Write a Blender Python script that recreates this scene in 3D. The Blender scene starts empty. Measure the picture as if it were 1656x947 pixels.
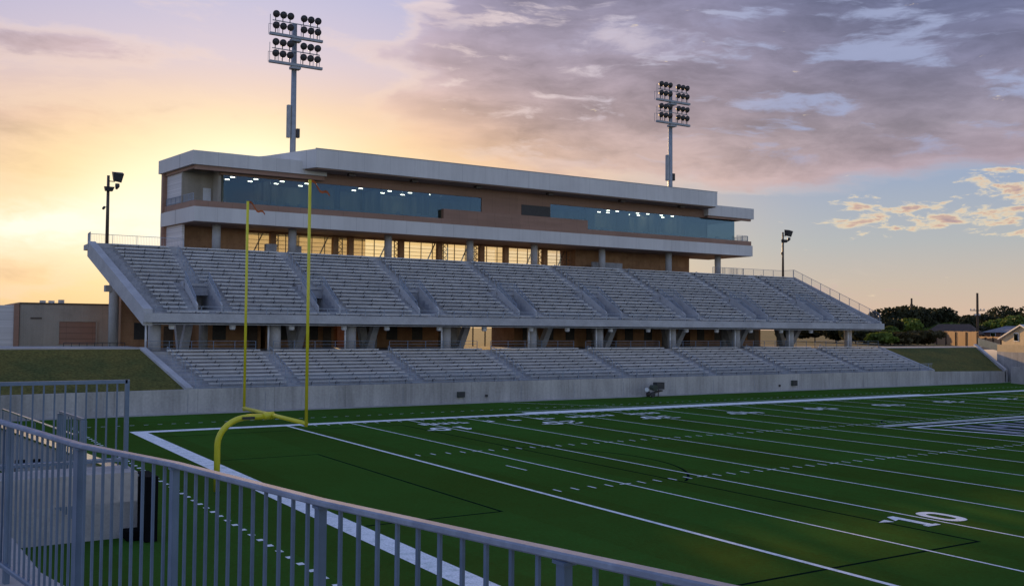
import bpy, math, random
from mathutils import Vector, Matrix
R = math.radians
scene = bpy.context.scene
col = scene.collection
random.seed(7)

# ------------------------------------------------------------------ camera
CAM = Vector((-22.93, -40.729, 6.833))
YAW, PITCH, ROLL, FOC = R(57.8485), R(2.0207), R(0.4852), 1588.8
fw = Vector((math.cos(PITCH)*math.cos(YAW), math.cos(PITCH)*math.sin(YAW), math.sin(PITCH)))
rt = Vector((math.sin(YAW), -math.cos(YAW), 0)); up = rt.cross(fw)
rt, up = math.cos(ROLL)*rt + math.sin(ROLL)*up, -math.sin(ROLL)*rt + math.cos(ROLL)*up
cd = bpy.data.cameras.new('camera'); cam = bpy.data.objects.new('camera', cd); col.objects.link(cam)
cd.sensor_fit = 'HORIZONTAL'; cd.sensor_width = 36; cd.lens = 36*FOC/1656
cd.clip_start = 0.1; cd.clip_end = 12000
cam.matrix_world = Matrix(((rt.x, up.x, -fw.x, CAM.x), (rt.y, up.y, -fw.y, CAM.y), (rt.z, up.z, -fw.z, CAM.z), (0, 0, 0, 1)))
scene.camera = cam

# ------------------------------------------------------------------ exposure, sun
scene.view_settings.view_transform = 'Standard'; scene.view_settings.look = 'None'
scene.view_settings.gamma = 1; scene.view_settings.use_curve_mapping = False
scene.view_settings.exposure = 0.0
SUN_AZ, SUN_EL = 73.0, 10.35
sd = Vector((math.cos(R(SUN_EL))*math.cos(R(SUN_AZ)), math.cos(R(SUN_EL))*math.sin(R(SUN_AZ)), math.sin(R(SUN_EL))))
sl = bpy.data.lights.new('sun', 'SUN'); sl.energy = 5.0; sl.angle = R(0.7); sl.color = (1.0, 0.62, 0.26)
so = bpy.data.objects.new('sun', sl); col.objects.link(so); so.location = (0, 0, 80)
so.rotation_euler = sd.to_track_quat('Z', 'Y').to_euler()

# ------------------------------------------------------------------ node helper
class NT:
    def __init__(s, tree): s.t = tree; s.n = tree.nodes; s.l = tree.links
    def node(s, typ, **kw):
        n = s.n.new(typ)
        for k, v in kw.items(): setattr(n, k, v)
        return n
    def put(s, sock, v):
        if isinstance(v, (int, float)): sock.default_value = v
        elif isinstance(v, tuple): sock.default_value = v if len(v) == len(sock.default_value) else v + (1,)
        else: s.l.new(v, sock)
    def m(s, op, a, b=0.0, c=0.0, clamp=False):
        n = s.node('ShaderNodeMath', operation=op, use_clamp=clamp)
        for i, v in enumerate((a, b, c)): s.put(n.inputs[i], v)
        return n.outputs[0]
    def add(s, a, b): return s.m('ADD', a, b)
    def sub(s, a, b): return s.m('SUBTRACT', a, b)
    def mul(s, a, b): return s.m('MULTIPLY', a, b)
    def ss(s, v, lo, hi):
        n = s.node('ShaderNodeMapRange', interpolation_type='SMOOTHSTEP')
        for k, x in zip((0, 1, 2, 3, 4), (v, lo, hi, 0.0, 1.0)): s.put(n.inputs[k], x)
        return n.outputs[0]
    def lin(s, v, lo, hi, a=0.0, b=1.0):
        n = s.node('ShaderNodeMapRange'); n.clamp = True
        for k, x in zip((0, 1, 2, 3, 4), (v, lo, hi, a, b)): s.put(n.inputs[k], x)
        return n.outputs[0]
    def mix(s, f, a, b):
        n = s.node('ShaderNodeMix', data_type='RGBA'); s.put(n.inputs[0], f); s.put(n.inputs[6], a); s.put(n.inputs[7], b)
        return n.outputs[2]
    def xyz(s, x, y, z):
        n = s.node('ShaderNodeCombineXYZ')
        for i, v in enumerate((x, y, z)): s.put(n.inputs[i], v)
        return n.outputs[0]
    def noise(s, vec, scale, detail=4, rough=0.55, dist=0.0):
        n = s.node('ShaderNodeTexNoise'); s.put(n.inputs['Vector'], vec); n.inputs['Scale'].default_value = scale
        n.inputs['Detail'].default_value = detail; n.inputs['Roughness'].default_value = rough; n.inputs['Distortion'].default_value = dist
        return n.outputs[0]
    def gauss(s, x, c, w):      # exp(-((x-c)/w)^2)
        d = s.mul(s.sub(x, c), 1.0/w)
        return s.m('POWER', 2.71828, s.mul(s.mul(d, d), -1.0))
    def ramp(s, f, stops):
        n = s.node('ShaderNodeValToRGB'); s.put(n.inputs[0], f); e = n.color_ramp.elements
        while len(e) < len(stops): e.new(0.5)
        for k, (p, c) in enumerate(stops): e[k].position = p; e[k].color = c + (1,)
        return n.outputs[0]

def srgb(r, g, b):
    f = lambda c: (c/255)/12.92 if c/255 <= 0.04045 else (((c/255)+0.055)/1.055)**2.4
    return (f(r), f(g), f(b))

# ------------------------------------------------------------------ world: sunset sky with cloud banks
world = bpy.data.worlds.new('World'); scene.world = world; world.use_nodes = True
def build_sky():
    t = world.node_tree; N = NT(t); t.nodes.clear()
    tc = N.node('ShaderNodeTexCoord'); sep = N.node('ShaderNodeSeparateXYZ'); t.links.new(tc.outputs['Generated'], sep.inputs[0])
    x, y, z = sep.outputs
    az = N.mul(N.m('ARCTAN2', y, x), 180/math.pi)
    el = N.mul(N.m('ARCSINE', z), 180/math.pi)
    elc = N.m('MAXIMUM', el, 0.0); en = N.m('DIVIDE', elc, 24.0)
    dp = N.add(N.add(N.mul(x, sd.x), N.mul(y, sd.y)), N.mul(z, sd.z))
    ds = N.mul(N.m('ARCCOSINE', N.m('MINIMUM', N.m('MAXIMUM', dp, -1.0), 1.0)), 180/math.pi)      # degrees from the sun
    def col(*c): return srgb(*c) + (1,)
    # warped cloud coordinates, stretched along azimuth, sinking slightly to the right
    w1 = N.noise(N.xyz(N.mul(az, 0.11), N.mul(el, 0.26), 0.0), 1.0, 4, 0.55)
    w2 = N.noise(N.xyz(N.mul(az, 0.11), N.mul(el, 0.26), 7.3), 1.0, 4, 0.55)
    ax = N.add(az, N.mul(N.sub(w1, 0.5), 5.0)); ex = N.add(N.add(el, N.mul(N.sub(w2, 0.5), 2.0)), N.mul(az, -0.04))
    big = N.noise(N.xyz(N.mul(ax, 0.085), N.mul(ex, 0.30), 2.0), 1.0, 7, 0.58)
    fine = N.noise(N.xyz(N.mul(ax, 0.24), N.mul(ex, 0.75), 5.0), 1.0, 7, 0.62)
    # clear sky: Nishita under an evening gradient
    nis = N.node('ShaderNodeTexSky'); nis.sky_type = 'NISHITA'; nis.sun_disc = False
    nis.sun_elevation = R(SUN_EL); nis.sun_rotation = R(90-SUN_AZ); nis.dust_density = 3.0
    ns = N.node('ShaderNodeVectorMath', operation='SCALE'); t.links.new(nis.outputs[0], ns.inputs[0]); ns.inputs[3].default_value = 0.05
    clear_far = N.ramp(en, [(0.0, srgb(228, 192, 166)), (0.10, srgb(208, 192, 176)), (0.20, srgb(184, 188, 190)), (0.34, srgb(160, 175, 200)), (0.55, srgb(160, 170, 208)), (1.0, srgb(140, 155, 205))])
    clear_near = N.ramp(en, [(0.0, srgb(246, 206, 150)), (0.15, srgb(252, 222, 172)), (0.35, srgb(240, 204, 168)), (0.50, srgb(220, 192, 188)), (0.62, srgb(200, 190, 212)), (0.78, srgb(178, 182, 220)), (1.0, srgb(160, 168, 212))])
    clear = N.mix(N.ss(ds, 34.0, 10.0), clear_far, clear_near)
    clear = N.mix(0.08, clear, ns.outputs[0])
    # cloud colours by height and by nearness to the sun
    cl_far = N.ramp(en, [(0.0, srgb(205, 175, 165)), (0.34, srgb(170, 150, 158)), (0.46, srgb(150, 140, 152)), (0.60, srgb(124, 123, 148)), (0.76, srgb(98, 106, 138)), (1.0, srgb(100, 108, 142))])
    cl_mid = N.ramp(en, [(0.0, srgb(238, 196, 150)), (0.35, srgb(206, 178, 166)), (0.50, srgb(168, 150, 154)), (0.68, srgb(148, 138, 154)), (0.85, srgb(128, 126, 150)), (1.0, srgb(120, 120, 152))])
    cl_near = N.ramp(en, [(0.0, srgb(240, 196, 140)), (0.3, srgb(244, 206, 158)), (0.45, srgb(220, 184, 166)), (0.58, srgb(198, 174, 174)), (0.75, srgb(176, 162, 180)), (1.0, srgb(150, 146, 176))])
    cl = N.mix(N.ss(ds, 19.0, 7.0), N.mix(N.ss(ds, 40.0, 18.0), cl_far, cl_mid), cl_near)
    # where the banks hang (degrees azimuth / elevation, fixed to the place)
    wob = N.add(N.mul(N.sub(w1, 0.5), 12.0), N.mul(N.sub(fine, 0.5), 9.0))
    aw = N.add(az, wob)
    bank = N.mul(N.ss(aw, 68.5, 58.5), N.ss(N.add(el, N.mul(N.sub(w2, 0.5), 3.0)), N.lin(az, 36.0, 60.0, 7.9, 5.0), N.lin(az, 36.0, 60.0, 9.7, 11.5)))
    left = N.mul(N.gauss(az, 85.0, 12.0), N.gauss(el, 10.2, 2.6))
    wisp = N.mul(N.gauss(az, 82.0, 7.0), N.gauss(el, 14.6, 0.8))
    wisp2 = N.mul(N.gauss(az, 66.5, 3.5), N.gauss(N.add(el, N.mul(az, -0.12)), 7.6, 0.8))
    low = N.mul(N.gauss(az, 86.0, 6.0), N.gauss(el, 2.6, 1.6))
    top_gap = N.mul(N.gauss(az, 51.0, 6.0), N.gauss(el, 16.8, 1.6))
    behind = N.ss(ds, 70.0, 100.0)
    bias = N.add(N.add(N.mul(bank, 0.52), N.mul(left, 0.46)), N.add(N.mul(wisp, 0.26), N.mul(low, 0.30)))
    bias = N.add(N.add(N.sub(bias, N.mul(top_gap, 0.30)), N.mul(behind, 0.12)), N.mul(wisp2, 0.26))
    dens = N.add(N.add(N.mul(big, 0.80), N.mul(fine, 0.42)), bias)
    cov = N.mul(N.ss(dens, 0.74, 1.0), N.ss(el, 0.6, 3.0))
    thick = N.ss(dens, 0.92, 1.35)
    clt = N.node('ShaderNodeVectorMath', operation='SCALE'); N.put(clt.inputs[0], cl)
    N.put(clt.inputs[3], N.mul(N.lin(fine, 0.3, 0.7, 1.12, 0.89), N.lin(thick, 0.0, 1.0, 1.26, 0.78)))
    sky = N.mix(N.mul(cov, 0.95), clear, clt.outputs[0])
    rim = N.mul(N.mul(N.ss(dens, 0.68, 0.80), N.ss(dens, 0.94, 0.82)), N.ss(ds, 46.0, 10.0))
    sky = N.mix(N.mul(rim, 0.30), sky, col(255, 226, 205))
    # lighter breaks inside the bank
    brk = N.noise(N.xyz(N.mul(ax, 0.15), N.mul(ex, 0.62), 11.0), 1.0, 6, 0.6)
    brm = N.mul(N.mul(N.ss(brk, 0.52, 0.64), bank), N.lin(el, 8.5, 10.5, 0.0, 0.75))
    sky = N.mix(brm, sky, N.mix(N.ss(ds, 32.0, 12.0), col(166, 176, 210), col(238, 218, 216)))
    # small cumulus field low on the right, lit edges
    cum = N.noise(N.xyz(N.mul(ax, 0.48), N.mul(ex, 1.7), 1.9), 1.0, 9, 0.64)
    cy = N.add(el, N.mul(N.sub(az, 33.0), -0.05))
    cmask = N.add(N.mul(N.ss(az, 42.5, 38.0), N.gauss(cy, 6.1, 1.25)), N.mul(N.ss(az, 35.5, 31.0), N.gauss(cy, 8.0, 0.9)))
    cd_ = N.add(cum, N.mul(N.m('MINIMUM', cmask, 1.0), 0.22))
    ccov = N.ss(cd_, 0.66, 0.80)
    ccol = N.ramp(N.lin(cd_, 0.66, 0.92), [(0.0, srgb(250, 230, 200)), (0.25, srgb(255, 232, 186)), (0.55, srgb(206, 176, 162)), (1.0, srgb(166, 146, 156))])
    sky = N.mix(N.mul(ccov, 0.95), sky, ccol)
    pm = N.mul(N.gauss(az, 37.5, 5.0), N.gauss(el, 2.2, 0.5))
    sky = N.mix(N.mul(N.ss(N.add(fine, N.mul(pm, 0.3)), 0.70, 0.80), 0.5), sky, col(210, 184, 176))
    # glow round the hidden sun, hugging the roof and the left horizon
    def bell(ca, ce, wa, we):
        gx = N.mul(N.sub(az, ca), 1/wa); gy = N.mul(N.sub(el, ce), 1/we)
        return N.m('POWER', 2.71828, N.mul(N.add(N.mul(gx, gx), N.mul(gy, gy)), -1.0))
    halo = N.mul(bell(69.0, 8.2, 13.0, 4.2), N.lin(fine, 0.3, 0.7, 0.62, 0.36))
    sky = N.mix(halo, sky, col(255, 196, 130))
    gl = N.mul(bell(74.0, 6.8, 11.0, 4.1), N.lin(fine, 0.3, 0.75, 1.12, 0.80))
    sky = N.mix(N.m('MINIMUM', N.mul(gl, 1.0), 1.0), sky, col(255, 230, 158))
    hot = N.mul(bell(72.6, 8.5, 6.4, 2.9), 1.0)
    sky = N.mix(hot, sky, (1.22, 1.10, 0.76, 1))
    side = N.mul(bell(78.4, 6.2, 3.6, 2.7), 0.8)
    sky = N.mix(side, sky, (1.25, 1.14, 0.84, 1))
    band = N.mul(N.mul(bell(81.5, 5.2, 8.5, 1.5), N.lin(fine, 0.35, 0.65, 1.35, 0.5)), 1.0)
    sky = N.mix(N.m('MINIMUM', band, 1.0), sky, (1.12, 1.05, 0.84, 1))
    # the sky behind the viewer: higher, bluer, lit broadly
    lift = N.lin(ds, 62.0, 120.0, 0.0, 1.0)
    sc = N.node('ShaderNodeVectorMath', operation='MULTIPLY'); N.put(sc.inputs[0], sky); sc.inputs[1].default_value = BACK
    sky = N.mix(lift, sky, sc.outputs[0])
    sky = N.mix(N.ss(el, -0.4, -2.0), sky, (0.14, 0.135, 0.13, 1))
    bg = N.node('ShaderNodeBackground'); t.links.new(sky, bg.inputs[0]); bg.inputs[1].default_value = 1.0
    out = N.node('ShaderNodeOutputWorld'); t.links.new(bg.outputs[0], out.inputs[0])
BACK = (2.15, 2.55, 2.62)
build_sky()
world.cycles.sampling_method = 'MANUAL'; world.cycles.sample_map_resolution = 512

# ------------------------------------------------------------------ materials
def mat(name, c1, c2=None, scale=1.0, rough=0.7, spec=0.5, metal=0.0, detail=5, bump=0.0, stretch=(1, 1, 1), fine=0.0, fscale=30.0, lo=0.35, hi=0.65):
    m = bpy.data.materials.new(name); m.use_nodes = True; N = NT(m.node_tree); b = m.node_tree.nodes['Principled BSDF']
    b.inputs['Roughness'].default_value = rough; b.inputs['Specular IOR Level'].default_value = spec; b.inputs['Metallic'].default_value = metal
    if c2 is None: c2 = tuple(v*0.85 for v in c1)
    g = N.node('ShaderNodeNewGeometry'); mp = N.node('ShaderNodeMapping'); mp.inputs['Scale'].default_value = stretch
    N.l.new(g.outputs['Position'], mp.inputs[0])
    n = N.noise(mp.outputs[0], scale, detail, 0.6)
    c = N.mix(N.ss(n, lo, hi), c1, c2)
    if fine:
        n2 = N.noise(g.outputs['Position'], fscale, 3, 0.6)
        sc = N.node('ShaderNodeVectorMath', operation='SCALE'); N.put(sc.inputs[0], c); N.put(sc.inputs[3], N.lin(n2, 0.3, 0.7, 1-fine, 1+fine)); c = sc.outputs[0]
    N.l.new(c, b.inputs['Base Color'])
    if bump:
        bp = N.node('ShaderNodeBump'); bp.inputs['Strength'].default_value = bump; bp.inputs['Distance'].default_value = 0.02
        N.l.new(N.noise(g.outputs['Position'], fscale, 3, 0.6), bp.inputs['Height']); N.l.new(bp.outputs[0], b.inputs['Normal'])
    return m

M = {}
M['concrete'] = mat('concrete', (0.42, 0.42, 0.43), (0.34, 0.34, 0.35), 0.5, 0.85, 0.3, fine=0.08, fscale=9)
M['deck_concrete'] = mat('deck_concrete', (0.36, 0.365, 0.39), (0.28, 0.29, 0.32), 0.8, 0.85, 0.3, fine=0.1, fscale=7)
M['wall_concrete'] = mat('wall_concrete', (0.46, 0.44, 0.42), (0.34, 0.325, 0.31), 0.35, 0.85, 0.3, stretch=(1, 1, 0.35), fine=0.1, fscale=5)
M['near_concrete'] = mat('near_concrete', (0.43, 0.40, 0.38), (0.33, 0.31, 0.295), 0.7, 0.85, 0.3, fine=0.1, fscale=14, bump=0.2)
M['aluminium'] = mat('aluminium', (0.50, 0.51, 0.53), (0.41, 0.42, 0.44), 0.5, 0.45, 0.5, metal=0.3)
M['sky_lit_steel'] = mat('sky_lit_steel', (0.25, 0.28, 0.35), (0.19, 0.215, 0.28), 6.0, 0.85, 0.12, metal=0.0, fine=0.08, fscale=45)  # galvanised steel made paler: sky light on the top rail is coloured in
M['galvanised'] = mat('galvanised', (0.125, 0.175, 0.255), (0.10, 0.145, 0.215), 5.0, 0.42, 0.5, metal=0.3, fine=0.07, fscale=40)
M['stand_rail'] = mat('stand_rail', (0.27, 0.32, 0.40), (0.22, 0.265, 0.345), 5.0, 0.45, 0.5, metal=0.3)
M['rail_steel'] = mat('rail_steel', (0.46, 0.48, 0.53), (0.38, 0.40, 0.45), 3.0, 0.5, 0.5, metal=0.2)
M['white_panel'] = mat('white_panel', (0.58, 0.565, 0.55), (0.535, 0.52, 0.51), 0.25, 0.5, 0.4)
M['brown_panel'] = mat('brown_panel', (0.30, 0.175, 0.125), (0.26, 0.15, 0.105), 0.5, 0.6, 0.4, stretch=(0.3, 1, 4))
M['soffit'] = mat('soffit', (0.30, 0.205, 0.155), (0.25, 0.17, 0.13), 0.4, 0.7, 0.3)
M['masonry'] = mat('masonry', (0.38, 0.225, 0.13), (0.29, 0.165, 0.095), 0.8, 0.85, 0.2, fine=0.08, fscale=8)
M['beige_wall'] = mat('beige_wall', (0.36, 0.325, 0.275), (0.31, 0.28, 0.235), 0.4, 0.85, 0.2, fine=0.06, fscale=8)
M['dark_metal'] = mat('dark_metal', (0.035, 0.036, 0.04), (0.025, 0.026, 0.03), 4, 0.5, 0.4)
M['bronze_metal'] = mat('bronze_metal', (0.075, 0.055, 0.045), (0.055, 0.04, 0.034), 3, 0.5, 0.4)
M['pole_steel'] = mat('pole_steel', (0.27, 0.30, 0.33), (0.22, 0.25, 0.28), 1.5, 0.5, 0.5, metal=0.3)
M['yellow_paint'] = mat('yellow_paint', (0.62, 0.56, 0.025), (0.54, 0.50, 0.02), 1.2, 0.4, 0.5)
M['ribbon'] = mat('ribbon', (0.42, 0.10, 0.02), (0.3, 0.07, 0.02), 3, 0.8, 0.2)
M['line_paint'] = mat('line_paint', (0.80, 0.81, 0.82), (0.52, 0.58, 0.56), 2.2, 0.95, 0.05, fine=0.22, fscale=16, detail=8, lo=0.42, hi=0.75)
M['navy_paint'] = mat('navy_paint', (0.005, 0.014, 0.010), (0.004, 0.010, 0.008), 2, 1.0, 0.0)
M['grey_paint'] = mat('grey_paint', (0.26, 0.27, 0.31), (0.2, 0.21, 0.25), 2, 0.9, 0.1, fine=0.1, fscale=12)
M['black_pad'] = mat('black_pad', (0.006, 0.006, 0.007), (0.008, 0.008, 0.009), 2, 0.85, 0.05)
M['polished_steel'] = mat('polished_steel', (0.62, 0.58, 0.52), (0.5, 0.47, 0.42), 3, 0.22, 0.5, metal=1.0)
M['grass_bank'] = mat('grass_bank', (0.115, 0.100, 0.028), (0.066, 0.076, 0.024), 0.30, 0.95, 0.1, fine=0.4, fscale=5, bump=1.0, lo=0.3, hi=0.7)
M['ground'] = mat('ground', (0.10, 0.09, 0.05), (0.07, 0.075, 0.04), 0.05, 0.95, 0.1, fine=0.15, fscale=2)
M['pavement'] = mat('pavement', (0.38, 0.37, 0.36), (0.31, 0.30, 0.30), 0.4, 0.9, 0.2, fine=0.08, fscale=6)
M['bark'] = mat('bark', (0.06, 0.045, 0.035), (0.04, 0.03, 0.022), 3, 0.9, 0.1)
M['wood_fence'] = mat('wood_fence', (0.42, 0.27, 0.15), (0.30, 0.19, 0.105), 2.5, 0.85, 0.2, stretch=(4, 4, 0.15), lo=0.3, hi=0.7)
M['pole_wood'] = mat('pole_wood', (0.10, 0.07, 0.05), (0.07, 0.05, 0.036), 3, 0.9, 0.1)
M['tan_siding'] = mat('tan_siding', (0.62, 0.47, 0.28), (0.55, 0.41, 0.24), 1.5, 0.8, 0.2)
M['roof_grey'] = mat('roof_grey', (0.22, 0.22, 0.24), (0.17, 0.17, 0.19), 2, 0.9, 0.2)
M['roof_brown'] = mat('roof_brown', (0.09, 0.065, 0.055), (0.07, 0.05, 0.042), 2, 0.9, 0.2)
M['brick'] = mat('brick', (0.22, 0.11, 0.075), (0.16, 0.08, 0.055), 2, 0.9, 0.2, fine=0.1, fscale=10)
M['interior'] = mat('interior', (0.46, 0.46, 0.34), (0.06, 0.07, 0.08), 0.22, 0.8, 0.2, stretch=(1, 1, 0.15), lo=0.4, hi=0.6)  # pale and dark patches colour lamplight and gloom into the walls
M['box_green'] = mat('box_green', (0.06, 0.075, 0.06), (0.045, 0.055, 0.045), 4, 0.6, 0.3)
M['white_lamp'] = mat('white_lamp', (0.62, 0.64, 0.68), (0.55, 0.57, 0.6), 4, 0.4, 0.5)
M['ribbed_white'] = mat('ribbed_white', (0.62, 0.60, 0.60), (0.5, 0.48, 0.48), 1.0, 0.5, 0.4, stretch=(0.02, 0.02, 22), lo=0.45, hi=0.55, detail=0)
M['bench_bracket'] = mat('bench_bracket', (0.11, 0.115, 0.13), (0.09, 0.095, 0.11), 3, 0.7, 0.3)

def joints(m, step, width, depth, axis=0, zstep=None, streak=0.0):
    N = NT(m.node_tree); b = m.node_tree.nodes['Principled BSDF']; src = b.inputs['Base Color'].links[0].from_socket
    g = N.node('ShaderNodeNewGeometry'); sp = N.node('ShaderNodeSeparateXYZ'); N.l.new(g.outputs['Position'], sp.inputs[0])
    f = N.m('FRACT', N.mul(N.add(sp.outputs[axis], 500.0), 1/step)); k = N.lin(N.m('ABSOLUTE', N.sub(f, 0.5)), 0.0, width/step, 1-depth, 1.0)
    cell = N.m('FLOOR', N.mul(N.add(sp.outputs[axis], 500.0), 1/step)); wn = N.node('ShaderNodeTexWhiteNoise', noise_dimensions='1D'); N.put(wn.inputs['W'], N.add(cell, 0.5)); k = N.mul(k, N.lin(wn.outputs[0], 0, 1, 0.95, 1.05))
    if zstep:
        fz = N.m('FRACT', N.mul(N.add(sp.outputs[2], 100.0), 1/zstep)); k = N.mul(k, N.lin(N.m('ABSOLUTE', N.sub(fz, 0.5)), 0.0, width/zstep, 1-depth, 1.0))
    if streak:
        mp = N.node('ShaderNodeMapping'); mp.inputs['Scale'].default_value = (1.6, 1.6, 0.12); N.l.new(g.outputs['Position'], mp.inputs[0])
        k = N.mul(k, N.lin(N.noise(mp.outputs[0], 1.4, 6, 0.7), 0.45, 0.75, 1.0, 1-streak))
    sc = N.node('ShaderNodeVectorMath', operation='SCALE'); N.put(sc.inputs[0], src); N.put(sc.inputs[3], k); N.l.new(sc.outputs[0], b.inputs['Base Color'])
def leaf_mat(name, c1, c2):
    m = bpy.data.materials.new(name); m.use_nodes = True; N = NT(m.node_tree); b = m.node_tree.nodes['Principled BSDF']
    g = N.node('ShaderNodeNewGeometry')
    n = N.noise(g.outputs['Position'], 0.35, 4, 0.6)
    c = N.mix(N.ss(n, 0.35, 0.65), c1, c2)
    N.l.new(c, b.inputs['Base Color']); b.inputs['Roughness'].default_value = 0.7; b.inputs['Specular IOR Level'].default_value = 0.2
    tr = N.node('ShaderNodeBsdfTranslucent'); N.l.new(c, tr.inputs[0]); mx = N.node('ShaderNodeMixShader'); mx.inputs[0].default_value = 0.3
    out = m.node_tree.nodes['Material Output']; N.l.new(b.outputs[0], mx.inputs[1]); N.l.new(tr.outputs[0], mx.inputs[2]); N.l.new(mx.outputs[0], out.inputs[0])
    return m
def vary(m, amount):
    N = NT(m.node_tree); b = m.node_tree.nodes['Principled BSDF']; src = b.inputs['Base Color'].links[0].from_socket
    oi = N.node('ShaderNodeObjectInfo'); sc = N.node('ShaderNodeVectorMath', operation='SCALE'); N.put(sc.inputs[0], src)
    N.put(sc.inputs[3], N.lin(oi.outputs['Random'], 0, 1, 1-amount, 1+amount)); N.l.new(sc.outputs[0], b.inputs['Base Color'])
vary(M['aluminium'], 0.13); vary(M['galvanised'], 0.07)
joints(M['deck_concrete'], 11.3, 0.02, 0.1, streak=0.22)
joints(M['white_panel'], 3.05, 0.03, 0.35, streak=0.10); joints(M['brown_panel'], 2.44, 0.03, 0.35, streak=0.06); joints(M['wall_concrete'], 6.1, 0.05, 0.3, streak=0.28); joints(M['masonry'], 1.22, 0.02, 0.18, zstep=0.61, streak=0.15); joints(M['beige_wall'], 3.6, 0.03, 0.2, streak=0.12)

M['leaf_dark'] = leaf_mat('leaf_dark', (0.045, 0.048, 0.020), (0.022, 0.026, 0.013))
M['leaf_green'] = leaf_mat('leaf_green', (0.12, 0.17, 0.03), (0.06, 0.09, 0.02))
M['leaf_olive'] = leaf_mat('leaf_olive', (0.085, 0.07, 0.028), (0.045, 0.042, 0.018))

def turf_mat():
    m = bpy.data.materials.new('turf'); m.use_nodes = True; N = NT(m.node_tree); b = m.node_tree.nodes['Principled BSDF']
    g = N.node('ShaderNodeNewGeometry'); sp = N.node('ShaderNodeSeparateXYZ'); N.l.new(g.outputs['Position'], sp.inputs[0])
    n = N.noise(g.outputs['Position'], 0.09, 5, 0.6); n2 = N.noise(g.outputs['Position'], 7.0, 4, 0.75); n3 = N.noise(g.outputs['Position'], 0.7, 4, 0.65)
    c = N.mix(N.ss(n, 0.3, 0.7), (0.005, 0.092, 0.019, 1), (0.0035, 0.074, 0.015, 1))
    # rolls of carpet laid across the field: the nap alternates every five yards
    fx = N.m('FRACT', N.mul(N.add(sp.outputs[0], 200.0), 1/9.144)); nap = N.lin(N.ss(fx, 0.495, 0.505), 0.0, 1.0, 1.07, 0.93)
    seam = N.m('FRACT', N.mul(N.add(sp.outputs[0], 200.0), 1/4.572)); sl = N.lin(N.m('ABSOLUTE', N.sub(seam, 0.25)), 0.0, 0.006, 0.82, 1.0)
    k = N.mul(N.mul(N.mul(N.lin(n2, 0.25, 0.75, 0.72, 1.28), N.lin(n3, 0.3, 0.7, 0.90, 1.10)), nap), sl)
    sc = N.node('ShaderNodeVectorMath', operation='SCALE'); N.put(sc.inputs[0], c); N.put(sc.inputs[3], k)
    N.l.new(sc.outputs[0], b.inputs['Base Color']); b.inputs['Roughness'].default_value = 0.9; b.inputs['Specular IOR Level'].default_value = 0.0
    bp = N.node('ShaderNodeBump'); bp.inputs['Strength'].default_value = 0.7; bp.inputs['Distance'].default_value = 0.03
    N.l.new(N.noise(g.outputs['Position'], 22.0, 3, 0.75), bp.inputs['Height']); N.l.new(bp.outputs[0], b.inputs['Normal'])
    gs = N.node('ShaderNodeBsdfGlossy'); gs.inputs[0].default_value = (1.0, 0.55, 0.012, 1); gs.inputs['Roughness'].default_value = 0.8    # golden tint colours low-sun sheen into the blades
    mx = N.node('ShaderNodeMixShader'); mx.inputs[0].default_value = 0.042; out = m.node_tree.nodes['Material Output']
    N.l.new(b.outputs[0], mx.inputs[1]); N.l.new(gs.outputs[0], mx.inputs[2]); N.l.new(mx.outputs[0], out.inputs[0])
    return m
M['turf'] = turf_mat()

def glass_mat(name, tint, refl, f0):
    m = bpy.data.materials.new(name); m.use_nodes = True; N = NT(m.node_tree); m.node_tree.nodes.clear()
    tr = N.node('ShaderNodeBsdfTransparent'); tr.inputs[0].default_value = tint + (1,)
    gl = N.node('ShaderNodeBsdfGlossy'); gl.inputs[0].default_value = refl + (1,); gl.inputs['Roughness'].default_value = 0.03
    lw = N.node('ShaderNodeLayerWeight'); lw.inputs[0].default_value = 0.35
    f = N.lin(lw.outputs['Facing'], 0.0, 1.0, f0, 0.8)
    mx = N.node('ShaderNodeMixShader'); N.l.new(f, mx.inputs[0]); N.l.new(tr.outputs[0], mx.inputs[1]); N.l.new(gl.outputs[0], mx.inputs[2])
    out = N.node('ShaderNodeOutputMaterial'); N.l.new(mx.outputs[0], out.inputs[0])
    return m
M['teal_glass'] = glass_mat('teal_glass', (0.55, 0.63, 0.66), (0.21, 0.28, 0.37), 0.09)
M['amber_screen'] = glass_mat('amber_screen', (0.97, 0.93, 0.84), (0.5, 0.5, 0.5), 0.04)
def screen_mat():
    m = bpy.data.materials.new('sun_stop_screen'); m.use_nodes = True; N = NT(m.node_tree); m.node_tree.nodes.clear()
    tl = N.node('ShaderNodeBsdfTranslucent'); tp = N.node('ShaderNodeBsdfTransparent'); tp.inputs[0].default_value = (0.9, 0.8, 0.6, 1)
    g = N.node('ShaderNodeNewGeometry'); mp = N.node('ShaderNodeMapping'); mp.inputs['Scale'].default_value = (1.0, 1.0, 3.0); N.l.new(g.outputs['Position'], mp.inputs[0])
    N.put(tl.inputs[0], N.mix(N.noise(mp.outputs[0], 1.3, 4, 0.6), (0.50, 0.52, 0.52), (0.34, 0.35, 0.34)))
    mx = N.node('ShaderNodeMixShader'); mx.inputs[0].default_value = 0.35; N.l.new(tl.outputs[0], mx.inputs[1]); N.l.new(tp.outputs[0], mx.inputs[2])
    out = N.node('ShaderNodeOutputMaterial'); N.l.new(mx.outputs[0], out.inputs[0]); return m
M['sun_stop_screen'] = screen_mat()
M['house_glass'] = glass_mat('house_glass', (0.2, 0.25, 0.28), (0.7, 0.8, 0.9), 0.35)
def emit_mat(name, c, s):
    m = bpy.data.materials.new(name); m.use_nodes = True; N = NT(m.node_tree); m.node_tree.nodes.clear()
    e = N.node('ShaderNodeEmission'); e.inputs[0].default_value = c + (1,); e.inputs[1].default_value = s
    out = N.node('ShaderNodeOutputMaterial'); N.l.new(e.outputs[0], out.inputs[0]); return m
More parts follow.
